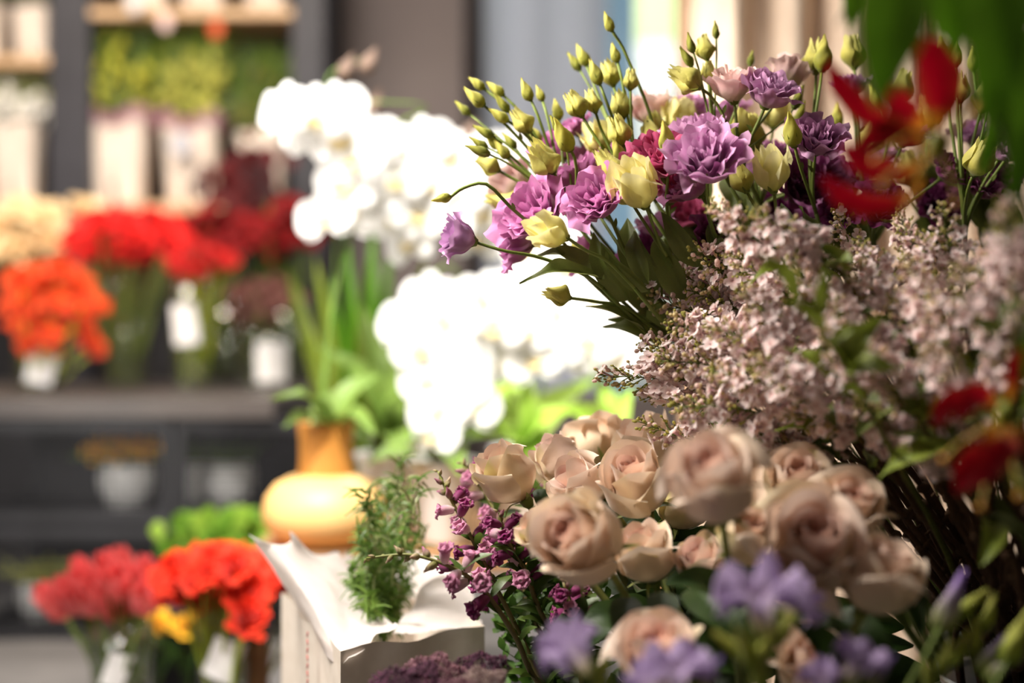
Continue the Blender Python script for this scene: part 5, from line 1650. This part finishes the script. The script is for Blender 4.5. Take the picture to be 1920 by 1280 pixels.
YG = S(196, 196, 70)
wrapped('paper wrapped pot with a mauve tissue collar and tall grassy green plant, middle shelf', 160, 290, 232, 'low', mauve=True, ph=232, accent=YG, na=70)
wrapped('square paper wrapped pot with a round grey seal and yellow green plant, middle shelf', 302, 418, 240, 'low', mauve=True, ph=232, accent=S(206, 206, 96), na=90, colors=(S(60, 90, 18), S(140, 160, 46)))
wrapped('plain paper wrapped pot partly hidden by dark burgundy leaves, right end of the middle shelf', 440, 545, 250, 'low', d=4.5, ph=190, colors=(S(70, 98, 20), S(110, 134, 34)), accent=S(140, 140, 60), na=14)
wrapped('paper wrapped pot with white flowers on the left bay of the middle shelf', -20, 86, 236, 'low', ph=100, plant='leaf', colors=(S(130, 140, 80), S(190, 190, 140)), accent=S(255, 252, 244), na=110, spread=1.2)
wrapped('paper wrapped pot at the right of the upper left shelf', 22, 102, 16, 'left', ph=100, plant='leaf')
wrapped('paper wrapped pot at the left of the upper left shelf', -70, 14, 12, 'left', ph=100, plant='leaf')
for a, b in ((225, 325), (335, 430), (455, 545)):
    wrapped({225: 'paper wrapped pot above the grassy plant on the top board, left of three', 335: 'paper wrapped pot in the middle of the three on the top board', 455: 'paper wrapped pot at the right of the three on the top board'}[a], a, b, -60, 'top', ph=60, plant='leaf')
# burgundy foliage plant before the middle shelf
foot = Vector((cx(470, 4.0), 4.02, ZT))
t = thing('burgundy_plant', 'dark burgundy leaved plant rising behind the dark red flowers on the counter', 'plant', foot)
mb = MB()
mb.lathe([(0, 0), (.06, 0), (.07, .14), (.075, .14), (.065, .13), (0, .13)], S(60, 58, 56), 18)
mb.build('pot', M_BLACK, t)
mb, lm = MB(), MB()
for k in range(52):
    e = P(R.gauss(470, 42), R.uniform(265, 380), 4.0 + R.uniform(-.06, .06)) - foot
    a = e * .93 + Vector((R.gauss(0, .01), 0, -.02))
    if k % 6 == 0:
        mb.tube([(0, 0, .12), tuple(a * .5), tuple(a)], [.004, .002], S(90, 120, 40), 4)
    ribbon(lm, [a, (a + e) * .5, e], .045, (R.uniform(-.4, .4), -1, .4), lambda u, v, q=R.random(): mix(S(46, 8, 12), S(104, 18, 20), q), nu=3, n=5, ph=0)
mb.build('stem', M_STEM, t)
lm.build('foliage', M_LEAF, t)
# round seal on the square pot is a part of the pot
for o in [x for x in bpy.data.objects if x.get('label', '').startswith('square paper wrapped')]:
    mb = MB()
    mb.lathe([(.0001, 0), (.03, 0), (.033, .001), (.036, 0)], S(180, 180, 186), 24, M=Matrix.Translation((-.005, -.128, .18)) @ Matrix.Rotation(PI / 2, 4, 'X'))
    s_ = mb.build('seal', noise_mat('grey seal', S(170, 172, 180), S(196, 196, 204), 30), o)
for px, py, lab, cc in ((405, 55, 'small orange tag hanging under the top board', S(210, 90, 50)), (310, 42, 'small pale pink tag hanging under the top board', S(220, 190, 186)), (252, 8, 'small white paper label on the edge of the top board', S(240, 238, 240))):
    mb = MB()
    c = P(px, py, 4.3)
    mb.tube([c, c + Vector((0, 0, .035)), c + Vector((.0, .01, .07))], [.001, .001], S(120, 110, 100), 4)
    mb.blob(c, (.022, .004, .028), cc, 10, 7)
    tag(mb.build('hanging_tag', vcol_mat('tag card ' + lab[6:12], trans=0), None, origin=c), lab, 'tag')

# ------------------------------------------------------------------ room shell
def slab(name, lo, hi, mat):
    mb = MB()
    c = [(lo[i] + hi[i]) / 2 for i in range(3)]
    mb.box(lo, hi, S(128, 128, 128))
    o = mb.build(name, mat, None, smooth=False, origin=c)
    return struct(o)


YB = 5.0
slab('floor', (-3.2, -1.2, -.06), (3.2, 5.2, 0), M_FLOOR)
slab('wall_left', (-3.2, -1.2, 0), (-3.1, 5.2, 2.9), M_WALL)
slab('wall_back', (-3.1, YB, 0), (cx(905, YB), YB + .12, 2.9), M_WALL)
slab('trim_1', (cx(640, 4.75), 4.75, 0), (cx(868, 4.75), YB, 2.9), M_COL)          # plaster pier
slab('wall_right', (cx(1275, YB), YB, 0), (3.1, YB + .12, 2.9), M_WALL)
slab('trim_3', (cx(905, YB), YB, 0), (cx(1275, YB), YB + .12, .45), M_WALL)
# windows: a blind-covered light and a clear one beside it
o = slab('window_1', (cx(1142, YB), YB - .02, .45), (cx(1158, YB), YB + .1, 2.9), M_FRAME)
mb = MB()
mb.box((cx(1146, YB), YB + .05, .45), (cx(1275, YB), YB + .056, 2.9), S(200, 220, 220))
struct(mb.build('window_2', M_GLASS, None, smooth=False))
slab('trim_2', (cx(1160, YB), YB + .0, .45), (cx(1192, YB), YB + .1, 2.9), M_FRAME)
mb = MB()
n = 30
g = np.zeros((2, n, 3))
for i in range(n):
    x = cx(905, YB) + (cx(1140, YB) - cx(905, YB)) * i / (n - 1)
    for j in range(2):
        g[j, i] = (x, YB + .03 + .012 * math.sin(i * .45), .45 + 2.45 * j)
mb.grid(g, S(170, 174, 190))
tag(mb.build('window_blind', M_BLIND, None, origin=(cx(1018, YB), YB, .45)), 'plain blue-grey blind covering the window behind the lisianthus buds', 'blind')
slab('exterior_wall', (-1.5, 7.6, -.5), (4.5, 7.7, 5), M_EXTW)
mb = MB()
pts = []
d = 6.5
x0, x1, zt = cx(1180, d), cx(1276, d), HC + 560 / FPX * d
rad = .06
out = [(x0, -.4), (x1, -.4)] + [(x1 - rad + rad * math.cos(a), zt - rad + rad * math.sin(a)) for a in np.linspace(0, PI / 2, 6)] + [(x0 + rad + rad * math.cos(a), zt - rad + rad * math.sin(a)) for a in np.linspace(PI / 2, PI, 6)]
k = len(out)
v = [(x, d, z) for x, z in out] + [(x, d + .05, z) for x, z in out]
mb.add(v, [tuple(range(k)), tuple(range(2 * k - 1, k - 1, -1))] + [(i, (i + 1) % k, k + (i + 1) % k, k + i) for i in range(k)], S(250, 250, 250))
tag(mb.build('sunlit_board', M_EXTP, None, smooth=False, origin=((x0 + x1) / 2, d, 0)), 'bright white round-cornered board outside the clear window', 'board')

# curtain on the right
mb = MB()
n = 420
g = np.zeros((2, n, 3))
xa, xb = cx(1262, 2.25), 1.75
for i in range(n):
    u = i / (n - 1)
    x = xa + (xb - xa) * u
    w = x * 2 * PI / .092 + .9 * math.sin(x * 9)
    y = 2.27 + .028 * math.sin(w) + .012 * math.sin(2 * w + 1.3) + .008 * math.sin(x * 31)
    for j in range(2):
        g[j, i] = (x + .012 * math.cos(w), y, .02 + 2.6 * j)
mb.grid(g, S(222, 200, 178))
tag(mb.build('curtain', M_CURT, None, origin=((xa + xb) / 2, 2.27, .02)), 'floor length beige curtain in soft vertical folds on the right', 'curtain')

# ------------------------------------------------------------------ light
def area(name, loc, at, size, power, col, spread=None):
    l = bpy.data.lights.new(name, 'AREA')
    l.shape = 'RECTANGLE'
    l.size, l.size_y = size
    l.energy = power
    l.color = col
    if spread:
        l.spread = spread
    o = bpy.data.objects.new(name, l)
    C.objects.link(o)
    o.location = loc
    o.rotation_euler = (Vector(at) - Vector(loc)).to_track_quat('-Z', 'Y').to_euler()
    return o


def spot(name, loc, at, power, ang, blend, rad, col):
    l = bpy.data.lights.new(name, 'SPOT')
    l.energy, l.spot_size, l.spot_blend, l.shadow_soft_size, l.color = power, ang, blend, rad, col
    o = bpy.data.objects.new(name, l)
    C.objects.link(o)
    o.location = loc
    o.rotation_euler = (Vector(at) - Vector(loc)).to_track_quat('-Z', 'Y').to_euler()
    return o


WARM2 = (1, .91, .81)
WARM, NEUT, COOL = (1, .86, .72), (1, .96, .9), (.82, .9, 1)
area('window_light', (-.46, 1.34, 1.20), (.02, 1.36, .62), (.34, .34), 15.5, WARM2)                  # soft daylight from the left onto the near flowers
spot('orchid_sun', (-.45, .8, 2.7), (-.10, 2.4, .70), 640, math.radians(29), .45, .06, NEUT)      # hard light on the orchids
area('backlight', (-.1, 3.7, 2.5), (-.1, 2.2, .8), (.9, .5), 36, NEUT)                            # from the window side, behind the orchids
area('shop_light', (-1.2, 2.5, 2.7), (-1.1, 3.9, .8), (1.4, .6), 40, WARM, math.radians(110))                       # ceiling panel over the counter
area('floor_light', (-1.0, 1.3, 1.9), (-.75, 2.9, .25), (.7, .5), 34, NEUT)
spot('crate_fill', (-1.0, 1.2, .85), (-1.0, 3.1, .33), 110, math.radians(26), .6, .15, NEUT)  # unseen fill spot added to brighten the pots inside the crates
area('counter_fill', (-1.35, 1.5, .95), (-1.1, 3.6, .68), (.5, .5), 10, NEUT)                        # low fill onto the vases
spot('curtain_fill', (.98, 1.75, 1.35), (.62, 2.27, .25), 26, math.radians(44), .6, .08, WARM)     # unseen spot added behind the bunches to brighten the lower curtain
area('outdoor_light', (1.2, 5.6, 3.6), (.9, 7.4, 1.6), (2, 2), 200, (1, 1, .95))
area('curtain_light', (.26, 1.9, 2.2), (.30, 2.27, 1.0), (.2, .2), 3.2, NEUT)

w = bpy.data.worlds.new('World')
SC.world = w
w.use_nodes = True
w.node_tree.nodes['Background'].inputs[0].default_value = (1, .86, .72, 1)
w.node_tree.nodes['Background'].inputs[1].default_value = .05

# ------------------------------------------------------------------ camera
cam = bpy.data.cameras.new('camera')
cam.lens = 50
cam.sensor_width = 36
cam.clip_start = .05
cam.dof.use_dof = True
cam.dof.focus_distance = 1.41
cam.dof.aperture_fstop = 1.5
co = bpy.data.objects.new('camera', cam)
C.objects.link(co)
co.location = (0, 0, HC)
co.rotation_euler = (PI / 2, 0, 0)
SC.camera = co
SC.view_settings.view_transform = 'Standard'
SC.view_settings.look = 'None'
SC.view_settings.exposure = 0.
SC.cycles.max_bounces = 6
SC.cycles.transparent_max_bounces = 10
SC.cycles.sample_clamp_indirect = 6
SC.cycles.use_denoising = True
